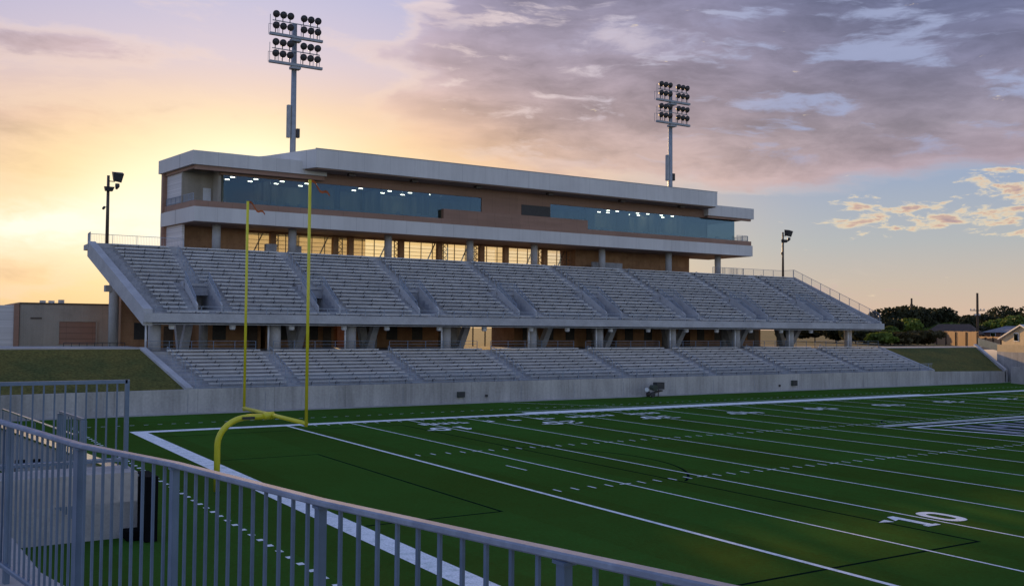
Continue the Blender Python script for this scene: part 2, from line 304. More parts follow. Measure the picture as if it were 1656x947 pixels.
M['lit_diffuser'] = emit_mat('lit_diffuser', (1.0, 0.88, 0.66), 24.0)

# ------------------------------------------------------------------ mesh helpers
WLOC = {}
def tag(o, label=None, cat=None, group=None, kind=None):
    if label: o['label'] = label
    if cat: o['category'] = cat
    if group: o['group'] = group
    if kind: o['kind'] = kind
    return o
def thing(name, loc, label, cat, group=None):
    o = bpy.data.objects.new(name, None); col.objects.link(o); o.location = loc; o.empty_display_size = 0.3
    WLOC[o] = Vector(loc); return tag(o, label, cat, group)
class MB:
    def __init__(s): s.v = []; s.f = []; s.marks = []
    def poly(s, pts): i = len(s.v); s.v += [tuple(p) for p in pts]; s.f.append(tuple(range(i, i+len(pts)))); return s
    def box(s, x0, x1, y0, y1, z0, z1):
        i = len(s.v)
        s.v += [(x0, y0, z0), (x1, y0, z0), (x1, y1, z0), (x0, y1, z0), (x0, y0, z1), (x1, y0, z1), (x1, y1, z1), (x0, y1, z1)]
        s.f += [(i, i+3, i+2, i+1), (i+4, i+5, i+6, i+7), (i, i+1, i+5, i+4), (i+1, i+2, i+6, i+5), (i+2, i+3, i+7, i+6), (i+3, i, i+4, i+7)]; return s
    def hexa(s, b, t):        # four base points counter-clockwise, four top points
        i = len(s.v); s.v += [tuple(p) for p in b] + [tuple(p) for p in t]
        s.f += [(i+3, i+2, i+1, i), (i+4, i+5, i+6, i+7)] + [(i+k, i+(k+1) % 4, i+4+(k+1) % 4, i+4+k) for k in range(4)]; return s
    def slab(s, pts, z0, z1):  # footprint polygon (counter-clockwise) extruded up
        n = len(pts); i = len(s.v)
        s.v += [(p[0], p[1], z0) for p in pts] + [(p[0], p[1], z1) for p in pts]
        s.f += [tuple(i+k for k in reversed(range(n))), tuple(i+n+k for k in range(n))] + [(i+k, i+(k+1) % n, i+n+(k+1) % n, i+n+k) for k in range(n)]; return s
    def prism(s, a, b):        # two matching polygons joined (a and b are lists of points)
        n = len(a); i = len(s.v); s.v += [tuple(p) for p in a] + [tuple(p) for p in b]
        s.f += [tuple(i+k for k in range(n)), tuple(i+n+k for k in reversed(range(n)))] + [(i+k, i+n+k, i+n+(k+1) % n, i+(k+1) % n) for k in range(n)]; return s
    def bar(s, p, q, w, h):    # rectangular bar p -> q, w across, h upright
        p, q = Vector(p), Vector(q); d = (q-p).normalized(); u = Vector((0, 0, 1))
        if abs(d.z) > 0.95: u = Vector((0, 1, 0))
        a = d.cross(u).normalized(); b = a.cross(d).normalized()
        return s.hexa([p+a*(-w/2)+b*(-h/2), p+a*(w/2)+b*(-h/2), p+a*(w/2)+b*(h/2), p+a*(-w/2)+b*(h/2)], [q+a*(-w/2)+b*(-h/2), q+a*(w/2)+b*(-h/2), q+a*(w/2)+b*(h/2), q+a*(-w/2)+b*(h/2)])
    def tube(s, pts, r, n=10, caps=True):
        pts = [Vector(p) for p in pts]; rs = r if isinstance(r, (list, tuple)) else [r]*len(pts)
        prev = None; rings = []
        for k, p in enumerate(pts):
            d = (pts[min(k+1, len(pts)-1)]-pts[max(k-1, 0)]).normalized()
            if prev is None:
                u = Vector((0, 0, 1)) if abs(d.z) < 0.9 else Vector((1, 0, 0)); a = d.cross(u).normalized()
            else: a = (prev-d*prev.dot(d)).normalized()
            prev = a; b = d.cross(a); i = len(s.v)
            s.v += [tuple(p+(a*math.cos(2*math.pi*j/n)+b*math.sin(2*math.pi*j/n))*rs[k]) for j in range(n)]; rings.append(i)
        for i, j in zip(rings, rings[1:]): s.f += [(i+k, i+(k+1) % n, j+(k+1) % n, j+k) for k in range(n)]
        if caps: s.f += [tuple(rings[0]+k for k in reversed(range(n))), tuple(rings[-1]+k for k in range(n))]
        return s
    def mark(s, slot): s.marks.append((len(s.f), slot)); return s
    def _pieces(s):             # loose bodies grouped by nearness, so that far-apart pieces become parts of their own
        par = list(range(len(s.v)))
        def find(a):
            while par[a] != a: par[a] = par[par[a]]; a = par[a]
            return a
        for f in s.f:
            r = find(f[0])
            for k in f[1:]:
                q = find(k)
                if q != r: par[q] = r
        isl = {}
        for k in range(len(s.v)): isl.setdefault(find(k), []).append(k)
        if len(isl) < 2 or len(isl) > 320: return None
        keys = list(isl); bx = []
        for k in keys:
            xs, ys, zs = zip(*[s.v[q] for q in isl[k]]); lo = (min(xs), min(ys), min(zs)); hi = (max(xs), max(ys), max(zs)); bx.append((lo, hi, max(hi[c]-lo[c] for c in range(3))))
        gp = list(range(len(keys)))
        def fg(a):
            while gp[a] != a: gp[a] = gp[gp[a]]; a = gp[a]
            return a
        for a in range(len(keys)):
            la, ha, sa = bx[a]
            for b in range(a+1, len(keys)):
                lb, hb, sb = bx[b]; lim = max(0.02, 0.5*max(sa, sb)); g = 0.0
                for c in range(3):
                    d = max(0.0, la[c]-hb[c], lb[c]-ha[c]); g += d*d
                if g <= lim*lim: gp[fg(b)] = fg(a)
        groups = {}
        for a, k in enumerate(keys): groups.setdefault(fg(a), set()).update(isl[k])
        return list(groups.values()) if len(groups) > 1 else None
    def build(s, name, m, parent=None, smooth=False, origin=None, m2=None, **tags):
        got = s._pieces() if parent is not None and not s.marks else None
        if got:
            last = None
            for g in got:
                q = MB(); idx = {}
                for f in s.f:
                    if f[0] in g:
                        for k in f:
                            if k not in idx: idx[k] = len(q.v); q.v.append(s.v[k])
                        q.f.append(tuple(idx[k] for k in f))
                last = q._build(name, m, parent, smooth, origin, m2, **tags)
            return last
        return s._build(name, m, parent, smooth, origin, m2, **tags)
    def _build(s, name, m, parent=None, smooth=False, origin=None, m2=None, **tags):
        if parent is not None: off = WLOC[parent]
        elif origin is not None: off = Vector(origin)
        else:
            xs, ys, zs = zip(*s.v); off = Vector(((min(xs)+max(xs))/2, (min(ys)+max(ys))/2, min(zs)))
        me = bpy.data.meshes.new(name); me.from_pydata([(a-off.x, b-off.y, c-off.z) for a, b, c in s.v], [], s.f)
        me.materials.append(m)
        if m2 is not None:
            me.materials.append(m2); cur = 0; mk = s.marks+[(10**9, 0)]; n = 0; sl = []
            for k in range(len(s.f)):
                while k >= mk[n][0]: cur = mk[n][1]; n += 1
                sl.append(cur)
            me.polygons.foreach_set('material_index', sl)
        me.update()
        if smooth:
            for p in me.polygons: p.use_smooth = True
        o = bpy.data.objects.new(name, me); col.objects.link(o)
        if parent is not None: o.parent = parent
        else: o.location = off
        WLOC[o] = off
        return tag(o, **tags)
def lerp(a, b, t): return a+(b-a)*t

# ------------------------------------------------------------------ setting: ground, turf, markings
PX0, PX1, PY0, PYW, PY1 = -32.0, 107.0, -62.0, 36.8, 45.0
ZP = 4.42
def build_ground():
    g = MB(); B = 4000
    xs = [-B, PX0, PX1+14, B]; ys = [-B, PY0, 46.0, B]
    for i in range(3):
        for j in range(3):
            if i == 1 and j == 1: continue
            g.poly([(xs[i], ys[j], ZP), (xs[i+1], ys[j], ZP), (xs[i+1], ys[j+1], ZP), (xs[i], ys[j+1], ZP)])
    g.build('ground', M['ground'], kind='structure')
    MB().poly([(PX0, PY0, 0), (PX1+14, PY0, 0), (PX1+14, 46.0, 0), (PX0, 46.0, 0)]).build('turf_field', M['turf'], kind='structure')
build_ground()
YD = 0.9144; HW = 24.384; HN = 26.9     # far and near side line
def flat(mb, x0, x1, y0, y1, z=0.008): mb.poly([(x0, y0, z), (x1, y0, z), (x1, y1, z), (x0, y1, z)])
def strip(mb, p, q, w, z=0.006):
    p, q = Vector(p), Vector(q); d = (q-p).normalized(); a = Vector((-d.y, d.x))*w/2
    mb.poly([(p.x-a.x, p.y-a.y, z), (q.x-a.x, q.y-a.y, z), (q.x+a.x, q.y+a.y, z), (p.x+a.x, p.y+a.y, z)])
def markings():
    b = MB(); X0, X1 = -10*YD, 110*YD
    flat(b, X0-0.92, X0, -HN-1.0, HW+1.0)                        # wide border round the field
    flat(b, X0, 22*YD, HW, HW+1.0); flat(b, 22*YD, 78*YD, HW, HW+1.83); flat(b, 78*YD, X1, HW, HW+1.0)
    flat(b, X0, X1, -HN-1.0, -HN); flat(b, X1, X1+0.92, -HN-1.0, HW+1.0)
    b.build('field_border_line', M['line_paint'], kind='structure')
    l = MB()
    for k in range(0, 101, 5): flat(l, k*YD-0.055 if k % 100 else k*YD-0.1, k*YD+0.055 if k % 100 else k*YD+0.1, -HN, HW)
    l.build('yard_lines', M['line_paint'], kind='structure')
    h = MB()
    for k in range(1, 100):
        if k % 5:
            for s in (-1, 1):
                flat(h, k*YD-0.05, k*YD+0.05, s*6.5-0.3, s*6.5+0.3)
                ya, yb = sorted((HW-0.15, HW-0.76) if s > 0 else (-HN+0.15, -HN+0.76)); flat(h, k*YD-0.05, k*YD+0.05, ya, yb)
        else:
            for s in (-1, 1):
                flat(h, k*YD-0.31, k*YD-0.06, s*6.5-0.05, s*6.5+0.05, 0.007); flat(h, k*YD+0.06, k*YD+0.31, s*6.5-0.05, s*6.5+0.05, 0.007)
    flat(h, 3*YD+0.2, 3*YD+0.3, -0.95, 0.95); flat(h, 97*YD-0.05, 97*YD+0.05, -0.9, 0.9)
    h.build('hash_marks', M['line_paint'], kind='structure')
    r = MB()                                                      # dashed restraining line round the border
    y = -30.0
    while y < 30: flat(r, -12.95, -12.75, y, y+0.28); y += 1.83/2
    x = -12.0
    while x < 104: flat(r, x, x+0.3, 29.4, 29.5); x += 0.915
    flat(r, 22*YD, 78*YD, HW+2.75, HW+2.85)
    strip(r, (24.5, 36.0), (31.5, 27.3), 0.09)
    r.build('restraining_line', M['line_paint'], kind='structure')
    s = MB(); gx = -9.15
    def box_(x1, w):
        strip(s, (gx+0.1, -w), (x1, -w), 0.12, 0.004); strip(s, (gx+0.1, w), (x1, w), 0.12, 0.004); strip(s, (x1+0.06, -w-0.06), (x1+0.06, w+0.06), 0.12, 0.0045)
    box_(gx+5.5, 9.35); box_(gx+16.3, 21.5)
    pts = [(gx+10.97+9.15*math.cos(R(a)), 9.15*math.sin(R(a))) for a in range(-52, 53, 4)]
    for p, q in zip(pts, pts[1:]): strip(s, p, q, 0.12, 0.0043)
    pts = [(45.72+9.15*math.cos(R(a)), 9.15*math.sin(R(a))) for a in range(0, 361, 6)]
    for p, q in zip(pts, pts[1:]): strip(s, p, q, 0.12, 0.0043)
    s.build('soccer_lines', M['navy_paint'], kind='structure')
markings()
GL = {'2': ["0110", "1001", "0001", "0010", "0100", "1000", "1111"], '3': ["1110", "0001", "0001", "0110", "0001", "0001", "1110"],
      '4': ["1001", "1001", "1001", "1111", "0001", "0001", "0001"], '5': ["1111", "1000", "1110", "0001", "0001", "1001", "0110"]}
def digits():
    mb = MB(); z = 0.012
    def P(c, f, u, v): return (c[0]+f*u, c[1]+f*v, z)          # f = +1 reads from the near side, -1 from the far side
    def glyph(ch, c, f, w=1.15, h=1.85):
        if ch == '0':
            o = []; i_ = []
            for k in range(28):
                a = 2*math.pi*k/28; ca, sa = math.cos(a), math.sin(a); e = 0.75
                o.append((math.copysign(abs(ca)**e, ca)*w/2, math.copysign(abs(sa)**e, sa)*h/2)); i_.append((math.copysign(abs(ca)**e, ca)*(w/2-0.3), math.copysign(abs(sa)**e, sa)*(h/2-0.36)))
            for k in range(28):
                j = (k+1) % 28; mb.poly([P(c, f, *o[k]), P(c, f, *o[j]), P(c, f, *i_[j]), P(c, f, *i_[k])])
        elif ch == '1':
            for q in ([(-0.36, -h/2), (0.36, -h/2), (0.36, -h/2+0.22), (-0.36, -h/2+0.22)], [(-0.17, -h/2+0.22), (0.17, -h/2+0.22), (0.17, h/2), (-0.17, h/2)], [(-0.5, h/2-0.62), (-0.17, h/2-0.5), (-0.17, h/2)]):
                mb.poly([P(c, f, *p) for p in q])
        else:
            g = GL[ch]; cw, chh = w/4, h/7
            for r_, row in enumerate(g):
                for q, b in enumerate(row):
                    if b == '1':
                        x0 = -w/2+q*cw; y0 = h/2-(r_+1)*chh
                        mb.poly([P(c, f, x0, y0), P(c, f, x0+cw, y0), P(c, f, x0+cw, y0+chh), P(c, f, x0, y0+chh)])
    for n in range(1, 10):
        X = n*10*YD; t = str(min(n, 10-n)*10)
        for yc, f in ((-18.25, 1), (17.8, -1)):
            glyph(t[0], (X-f*0.86, yc), f); glyph(t[1], (X+f*0.86, yc), f)
            if n != 5:
                s = -1 if n < 5 else 1
                mb.poly([(X+s*2.15, yc+f*0.42, z), (X+s*2.0-s*0.45, yc+f*0.2, z), (X+s*2.0-s*0.45, yc+f*0.64, z)][::(1 if s*f > 0 else -1)])
    mb.build('yard_numbers', M['line_paint'], kind='structure')
    # row of small blocks painted inside the far touch line
    w = MB(); rnd = random.Random(4); x = 8.5
    while x < 30:
        L = rnd.choice((0.4, 0.55, 0.7)); flat(w, x, x+L, 20.6, 21.0, 0.011); flat(w, x, x+0.16, 21.003, 21.7, 0.011)
        if rnd.random() < 0.7: flat(w, x+L-0.16, x+L, 21.003, 21.7, 0.011)
        x += L+(0.3 if rnd.random() < 0.8 else 1.6)
    w.build('sideline_lettering', M['line_paint'], kind='structure')
digits()
def logo():
    w, n, g = MB(), MB(), MB(); z = 0.014
    def q(mb, pts, zz=z): mb.poly([(a, b, zz) for a, b in pts])
    for y in (4.55, 5.1): q(w, [(37.0, y), (55.6, y-0.25), (55.6, y), (37.0, y+0.25)])
    # broad winged block: pale outline, dark body, grey bars
    q(n, [(38.75, 3.1), (39.3, 3.1), (41.1, -3.4), (40.7, -3.4)], 0.012); q(n, [(38.7, 4.1), (55.0, 3.9), (55.0, 4.3), (38.7, 4.45)], 0.012)
    for k in range(5):
        x = 41.6+k*2.15; q(n, [(x, 2.6), (x+0.7, 2.6), (x+1.1, -2.9), (x+0.4, -2.9)], 0.012)
    q(w, [(38.1, 3.6), (38.5, 3.6), (40.5, -3.9), (40.1, -3.9)]); q(w, [(50.9, -3.9), (51.3, -3.9), (53.5, 3.6), (53.1, 3.6)])
    q(w, [(40.52, -3.9), (50.88, -3.9), (50.8, -3.5), (40.6, -3.5)]); q(w, [(38.52, 3.6), (38.6, 3.2), (53.0, 3.2), (53.08, 3.6)])
    for k in range(5):
        x = 40.6+k*2.15
        q(g, [(x, 2.4), (x+0.9, 2.4), (x+1.3, -2.7), (x+0.4, -2.7)], 0.016)
        if k % 2 == 0: q(w, [(x+0.95, 2.4), (x+1.15, 2.4), (x+1.55, -2.7), (x+1.35, -2.7)], 0.016)
        else: q(g, [(x+0.95, 0.9), (x+2.0, 0.9), (x+2.05, 0.1), (x+1.0, 0.1)], 0.0165)
    w.build('midfield_emblem_outline', M['line_paint'], kind='structure'); n.build('midfield_emblem_body', M['navy_paint'], kind='structure'); g.build('midfield_emblem_bars', M['grey_paint'], kind='structure')
logo()

# ------------------------------------------------------------------ banks, low walls
def banks():
    MB().poly([(PX0, 36.98, 1.62), (-3.25, 36.98, 1.82), (-5.05, 45.0, 4.78), (PX0, 45.0, 4.82)]).build('grass_bank', M['grass_bank'], kind='structure')
    MB().poly([(89.6, 36.98, 1.55), (104.9, 36.98, 1.42), (111.4, 45.0, 4.5), (89.6, 45.0, 4.46)]).build('grass_bank', M['grass_bank'], kind='structure')
    MB().box(PX0, -5.2, 45.0, 52.0, 4.3, 4.9).build('pavement', M['pavement'], kind='structure')
    MB().box(90.0, 122, 45.0, 50.0, 4.2, 4.6).build('pavement', M['pavement'], kind='structure')
    w = MB()
    w.hexa([(PX0, 36.8, 0), (-3.2, 36.8, 0), (-3.2, 37.1, 0), (PX0, 37.1, 0)], [(PX0, 36.8, 1.66), (-3.2, 36.8, 1.88), (-3.2, 37.1, 1.88), (PX0, 37.1, 1.66)])
    w.hexa([(-3.2, 36.8, 0), (89.4, 36.8, 0), (89.4, 37.1, 0), (-3.2, 37.1, 0)], [(-3.2, 36.8, 1.9), (89.4, 36.8, 1.86), (89.4, 37.1, 1.86), (-3.2, 37.1, 1.9)])
    w.hexa([(89.4, 36.8, 0), (105.2, 36.8, 0), (105.2, 37.1, 0), (89.4, 37.1, 0)], [(89.4, 36.8, 1.7), (105.2, 36.8, 1.5), (105.2, 37.1, 1.5), (89.4, 37.1, 1.7)])
    wl = thing('retaining_wall', (40, 36.9, 0), 'long stained grey concrete wall standing between the turf and the lower benches', 'wall')
    w.build('wall_face', M['wall_concrete'], wl)
    j = MB(); x = -28.0
    while x < 104: j.box(x-0.02, x+0.02, 36.785, 36.8, 0.05, 1.5); x += 6.1
    j.build('panel_joint', M['deck_concrete'], wl)
    MB().box(PX0, 105.2, 36.15, 36.78, 0.0, 0.06).build('kerb', M['pavement'], kind='structure')
    c = MB()                                                       # sloping wall that ends the right bank
    c.hexa([(105.0, 36.8, 0), (105.6, 36.8, 0), (112.4, 45.6, 0), (111.6, 45.6, 0)], [(105.0, 36.8, 1.72), (105.6, 36.8, 1.72), (112.4, 45.6, 5.0), (111.6, 45.6, 5.0)])
    c.build('sloping_wall', M['concrete'], label='sloping concrete end wall beside the right grass bank', cat='wall')
banks()

# ------------------------------------------------------------------ stand geometry
UN, UY0, UY1, UZ0 = 18, 45.0, 60.0, 7.6
UT, UR = (UY1-UY0)/UN, 0.385
LN, LY0, LY1, LZ0 = 10, 36.98, 45.0, 1.86
LT, LR = (LY1-LY0)/LN, 0.27
AISLE_U = [0.5, 11.6, 22.1, 33.8, 45.4, 57.0, 68.6, 80.9]
AISLE_L = [5.1, 16.5, 27.8, 39.8, 51.8, 63.3, 76.2]
def uxl(y): return lerp(-5.1, -7.2, (y-UY0)/(UY1-UY0))
UXR = 89.8
def lxl(y): return lerp(-3.2, -5.0, (y-LY0)/(LY1-LY0))
LXR = 89.3
V0, V1, VZ = 2, 7, UZ0+2*UR-0.12          # rows cut by each vomitory
def steps_profile(rows, y0, t, z0, r, xf, drop):
    pts = []
    for i in rows: pts += [(y0+i*t, z0+i*r), (y0+(i+1)*t, z0+i*r)]
    a, b = rows[0], rows[-1]
    pts += [(y0+(b+1)*t, z0+b*r-drop), (y0+a*t, z0+a*r-drop)]
    return [(xf(y), y, z) for y, z in pts]
def bench(mb, x0, x1, y, z):
    mb.box(x0, x1, y-0.15, y+0.13, z+0.385, z+0.44)
    mb.box(x0, x1, y-0.155, y-0.151, z+0.33, z+0.437)
    mb.mark(1); n = max(2, int((x1-x0)/2.4)+1); ph = (z*3.7) % 1.0
    for k in range(n):
        x = lerp(x0+0.3, x1-0.5, (k+0.35*ph)/(n-0.65)) if n > 1 else x0
        mb.box(x-0.025, x+0.025, y-0.0, y+0.12, z, z+0.384); mb.box(x-0.045, x+0.045, y-0.164, y-0.156, z+0.32, z+0.39)
    mb.mark(0)
def pickets(mb, p, q, zb, zt, step, w):     # upright bars between p and q (x, y), z given at both ends
    n = int((Vector(q)-Vector(p)).length/step)
    for k in range(1, n):
        t = k/n; x, y = lerp(p[0], q[0], t), lerp(p[1], q[1], t); a, b = lerp(zb[0], zb[1], t), lerp(zt[0], zt[1], t)
        mb.box(x-w/2, x+w/2, y-w/2, y+w/2, a, b)

def upper_stand():
    g = thing('upper_grandstand', (42, 52, ZP), 'raised concrete upper deck carrying long rows of benches under the press box', 'grandstand')
    xs = []; prev = None
    st = MB()
    for k in range(len(AISLE_U)+1):
        a = AISLE_U[k-1]+1.0 if k else None; b = AISLE_U[k]-1.0 if k < len(AISLE_U) else UXR
        A = steps_profile(range(UN), UY0, UT, UZ0, UR, (lambda y, a=a: a) if a is not None else uxl, 0.75)
        B = steps_profile(range(UN), UY0, UT, UZ0, UR, lambda y, b=b: b, 0.75)
        st.prism(A, B)
    for v in AISLE_U:
        for rows in (range(0, V0), range(V1, UN)):
            A = steps_profile(rows, UY0, UT, UZ0, UR, lambda y: v-1.0, 0.75); B = steps_profile(rows, UY0, UT, UZ0, UR, lambda y: v+1.0, 0.75)
            st.prism(A, B)
    st.build('seating_steps', M['deck_concrete'], g)
    ai = MB()
    for v in AISLE_U:
        for i in range(V1, UN):
            y = UY0+i*UT; z = UZ0+i*UR
            ai.box(v-0.5, v+0.5, y-UT*0.45, y+0.0, z-UR+0.003, z-UR*0.5) if i > V1 else None
        for s in (-1, 1):
            for i in range(1, V1+1):
                y = UY0+i*UT; z = UZ0+i*UR; x = v+s*1.55
                ai.box(x-0.36, x+0.36, y-UT*0.45, y-0.002, z-UR+0.003, z-UR*0.5)
    for i in range(1, UN):
        y = UY0+i*UT; z = UZ0+i*UR; x = uxl(y)
        ai.box(x+0.7, x+1.7, y-UT*0.45, y-0.002, z-UR+0.003, z-UR*0.5); ai.box(UXR-1.5, UXR-0.5, y-UT*0.45, y-0.002, z-UR+0.003, z-UR*0.5)
    ai.build('aisle_steps', M['deck_concrete'], g)
    MB().hexa([(-5.35, 44.62, 7.04), (90.0, 44.62, 7.04), (90.0, 44.995, 7.04), (-5.35, 44.995, 7.04)], [(-5.35, 44.62, 7.80), (90.0, 44.62, 7.80), (90.0, 44.995, 7.80), (-5.35, 44.995, 7.80)]).build('fascia_beam', M['concrete'], g)
    MB().box(-4.9, 89.7, 45.0, 45.4, 6.95, 7.2).build('edge_soffit', M['concrete'], g)
    # stringer walls at both ends
    zt = UZ0+UN*UR
    for s in (0, 1):
        w = MB()
        if s == 0:
            w.hexa([(-5.35, 44.99, 6.75), (-4.6, 44.99, 6.75), (uxl(60)+0.45, 60.2, 13.3), (uxl(60)-0.25, 60.2, 13.3)], [(-5.35, 44.99, 8.15), (-4.6, 44.99, 8.15), (uxl(60)+0.45, 60.2, 14.75), (uxl(60)-0.25, 60.2, 14.75)])
        else:
            w.hexa([(UXR-0.2, 45.0, 6.9), (UXR+0.15, 45.0, 6.9), (UXR+0.15, 60.2, 13.5), (UXR-0.2, 60.2, 13.5)], [(UXR-0.2, 45.0, 8.0), (UXR+0.15, 45.0, 8.0), (UXR+0.15, 60.2, 14.6), (UXR-0.2, 60.2, 14.6)])
        w.build('end_stringer', M['concrete'], g)
    # top walk
    t = MB(); t.slab([(uxl(60)-0.25, 60.2), (89.95, 60.2), (89.95, 62.5), (uxl(60)-0.25, 62.5)], 14.0, 14.5); t.box(uxl(60)-0.25, 89.95, 59.95, 60.19, 14.2, 14.6)
    t.build('top_walk', M['concrete'], g)
    # vomitories
    for v in AISLE_U:
        ya, yb = UY0+V0*UT, UY0+V1*UT
        za, zb = UZ0+V0*UR, UZ0+V1*UR
        vm = MB().box(v-0.99, v+0.99, ya, yb+4, VZ-0.3, VZ-0.1); vm.box(v-1.2, v+1.2, yb+2.2, yb+2.4, VZ-0.09, VZ+2.6); vm.box(v-1.2, v-1.0, yb+0.01, yb+2.19, VZ-0.09, VZ+2.6); vm.box(v+1.0, v+1.2, yb+0.01, yb+2.19, VZ-0.09, VZ+2.6)
        for s in (-1, 1):
            x0, x1 = sorted((v+s*1.002, v+s*1.14))
            vm.prism([(x0, ya-0.3, VZ-0.3), (x0, yb, VZ-0.3), (x0, yb, zb+0.75), (x0, ya+0.9, za+0.95), (x0, ya-0.3, za+0.25)], [(x1, ya-0.3, VZ-0.3), (x1, yb, VZ-0.3), (x1, yb, zb+0.75), (x1, ya+0.9, za+0.95), (x1, ya-0.3, za+0.25)])
        vm.box(v-1.14, v+1.14, yb-0.12, yb+0.0, VZ+2.15, zb+0.35)
        o = vm.build('vomitory', M['concrete'], g)
        gr = MB()
        for s in (-1, 1):
            x = v+s*1.07; gr.bar((x, ya+0.2, za+0.9), (x, yb, zb+1.4), 0.05, 0.05); gr.bar((x, ya+0.2, za+0.55), (x, yb, zb+0.95), 0.035, 0.035)
            for k in range(6): y = lerp(ya+0.2, yb, k/5); z = lerp(za, zb, k/5); gr.bar((x, y, z), (x, y, z+lerp(0.9, 1.4, k/5)), 0.045, 0.045)
            pickets(gr, (x, ya+0.2), (x, yb), (za+0.4, zb+0.4), (za+0.9, zb+1.4), 0.14, 0.018)
        gr.bar((v-1.07, yb, zb+1.4), (v+1.07, yb, zb+1.4), 0.05, 0.05); gr.bar((v-1.07, yb, zb+0.9), (v+1.07, yb, zb+0.9), 0.035, 0.035)
        pickets(gr, (v-1.07, yb), (v+1.07, yb), (zb+0.3, zb+0.3), (zb+1.4, zb+1.4), 0.14, 0.018)
        gr.build('guardrail', M['stand_rail'], o)
        hr = MB()
        for i in range(V1+1, UN-1, 3):
            y0, y1 = UY0+(i+0.1)*UT, UY0+(i+1.9)*UT; z0 = UZ0+i*UR; z1 = z0+1.8*UR
            hr.bar((v, y0, z0), (v, y0, z0+0.9), 0.045, 0.045); hr.bar((v, y1, z1-UR*0.8), (v, y1, z1+0.9), 0.045, 0.045); hr.bar((v, y0, z0+0.9), (v, y1, z1+0.9), 0.045, 0.045)
        hr.build('handrail', M['stand_rail'], g)
    f = MB()                                                      # low rail along the front edge
    x = -4.4
    while x < 89.5: f.bar((x, 44.8, 7.8), (x, 44.8, 8.42), 0.04, 0.04); x += 1.9
    for z in (8.1, 8.42): f.bar((-4.6, 44.8, z), (89.6, 44.8, z), 0.04, 0.04)
    f.build('front_guardrail', M['stand_rail'], g)
    b = MB()                                                      # rear and right end railings
    def rail(p, q, h, step=2.1, pick=0.15):
        p, q = Vector(p), Vector(q); n = max(1, round((q-p).length/step))
        for k in range(n+1):
            a = p.lerp(q, k/n); b.bar(a, a+Vector((0, 0, h)), 0.05, 0.05)
        for hh in (0.1, h): b.bar(p+Vector((0, 0, hh)), q+Vector((0, 0, hh)), 0.045, 0.045)
        if pick: pickets(b, (p.x, p.y), (q.x, q.y), (p.z+0.1, q.z+0.1), (p.z+h, q.z+h), pick, 0.014)
    rail((uxl(60)+0.1, 62.3, 14.5), (2.0, 62.3, 14.5), 1.15); rail((uxl(60), 60.3, 14.5), (uxl(60)+0.1, 62.3, 14.5), 1.15)
    rail((77.5, 62.3, 14.5), (89.8, 62.3, 14.5), 1.2); rail((UXR, 60.3, 14.5), (UXR, 62.3, 14.5), 1.2)
    rail((UXR, 45.2, 7.95), (UXR, 60.2, 14.6), 1.15, 1.9)
    b.build('rear_railing', M['stand_rail'], g)
    # columns that carry the deck
    for x in (-4.0, 6.6, 14.0, 24.3, 34.7, 43.6, 54.3, 64.7, 74.2, 85.4):
        MB().tube([(x, 46.9, 4.5), (x, 46.9, 7.3)], 0.52, 14).build('column', M['concrete'], g, smooth=True)
        MB().tube([(x-0.85, 46.2, 4.5), (x-0.85, 46.2, 7.2)], 0.09, 8).build('drain_pipe', M['white_lamp'], g, smooth=True)
        v = MB(); c = x+3.2
        if c < 88:
            v.hexa([(c-0.35, 49.6, 4.5), (c+0.35, 49.6, 4.5), (c+0.35, 50.4, 4.5), (c-0.35, 50.4, 4.5)], [(c-0.3, 47.3, 7.95), (c+0.3, 47.3, 7.95), (c+0.3, 47.9, 8.2), (c-0.3, 47.9, 8.2)])
            v.hexa([(c-0.34, 50.4, 4.5), (c+0.34, 50.4, 4.5), (c+0.34, 51.2, 4.5), (c-0.34, 51.2, 4.5)], [(c-0.44, 53.0, 10.4), (c+0.44, 53.0, 10.4), (c+0.44, 53.8, 10.7), (c-0.44, 53.8, 10.7)])
            v.build('raker_support', M['deck_concrete'], g)
    for x in (2.0, 11.0, 19.5, 29.5, 39.5, 49.0, 59.5, 69.5, 80.0):
        MB().tube([(x, 54.0, 4.5), (x, 54.0, 10.9)], 0.42, 12).build('column', M['deck_concrete'], g, smooth=True)
    MB().tube([(-5.35, 58, 4.5), (-5.35, 58, 13.2)], 0.45, 14).build('column', M['concrete'], g, smooth=True)
    MB().box(-6.2, -3.6, 57.6, 58.4, 9.9, 10.5).build('cross_beam', M['concrete'], g)
    # banks of benches, one thing for each block between two aisles
    nm = ['at the far left end, left of the first vomitory', 'between the first and second vomitories from the left', 'between the second and third vomitories', 'between the third and fourth vomitories', 'between the fourth and fifth vomitories',
          'between the fifth and sixth vomitories', 'between the sixth and seventh vomitories', 'between the seventh and eighth vomitories', 'at the far right end, beside the sloping end railing']
    for k in range(9):
        xa = AISLE_U[k-1] if k else None; xb = AISLE_U[k] if k < 8 else None
        cx = ((xa if xa is not None else -5)+(xb if xb is not None else 89))/2
        s = thing('bleacher_section', (cx, 46, UZ0), 'upper deck block of aluminium benches '+nm[k], 'benches', 'upper deck bench blocks')
        for i in range(UN):
            y = UY0+(i+0.5)*UT; z = UZ0+i*UR; gap = 1.95 if V0-1 <= i < V1+1 else 0.56
            if i < V0-1: gap = 0.3
            x0 = xa+gap if xa is not None else uxl(y)+1.8
            x1 = xb-gap if xb is not None else UXR-1.6
            mb = MB(); bench(mb, x0, x1, y+0.12, z); mb.build('bench', M['aluminium'], s, m2=M['bench_bracket'])
upper_stand()

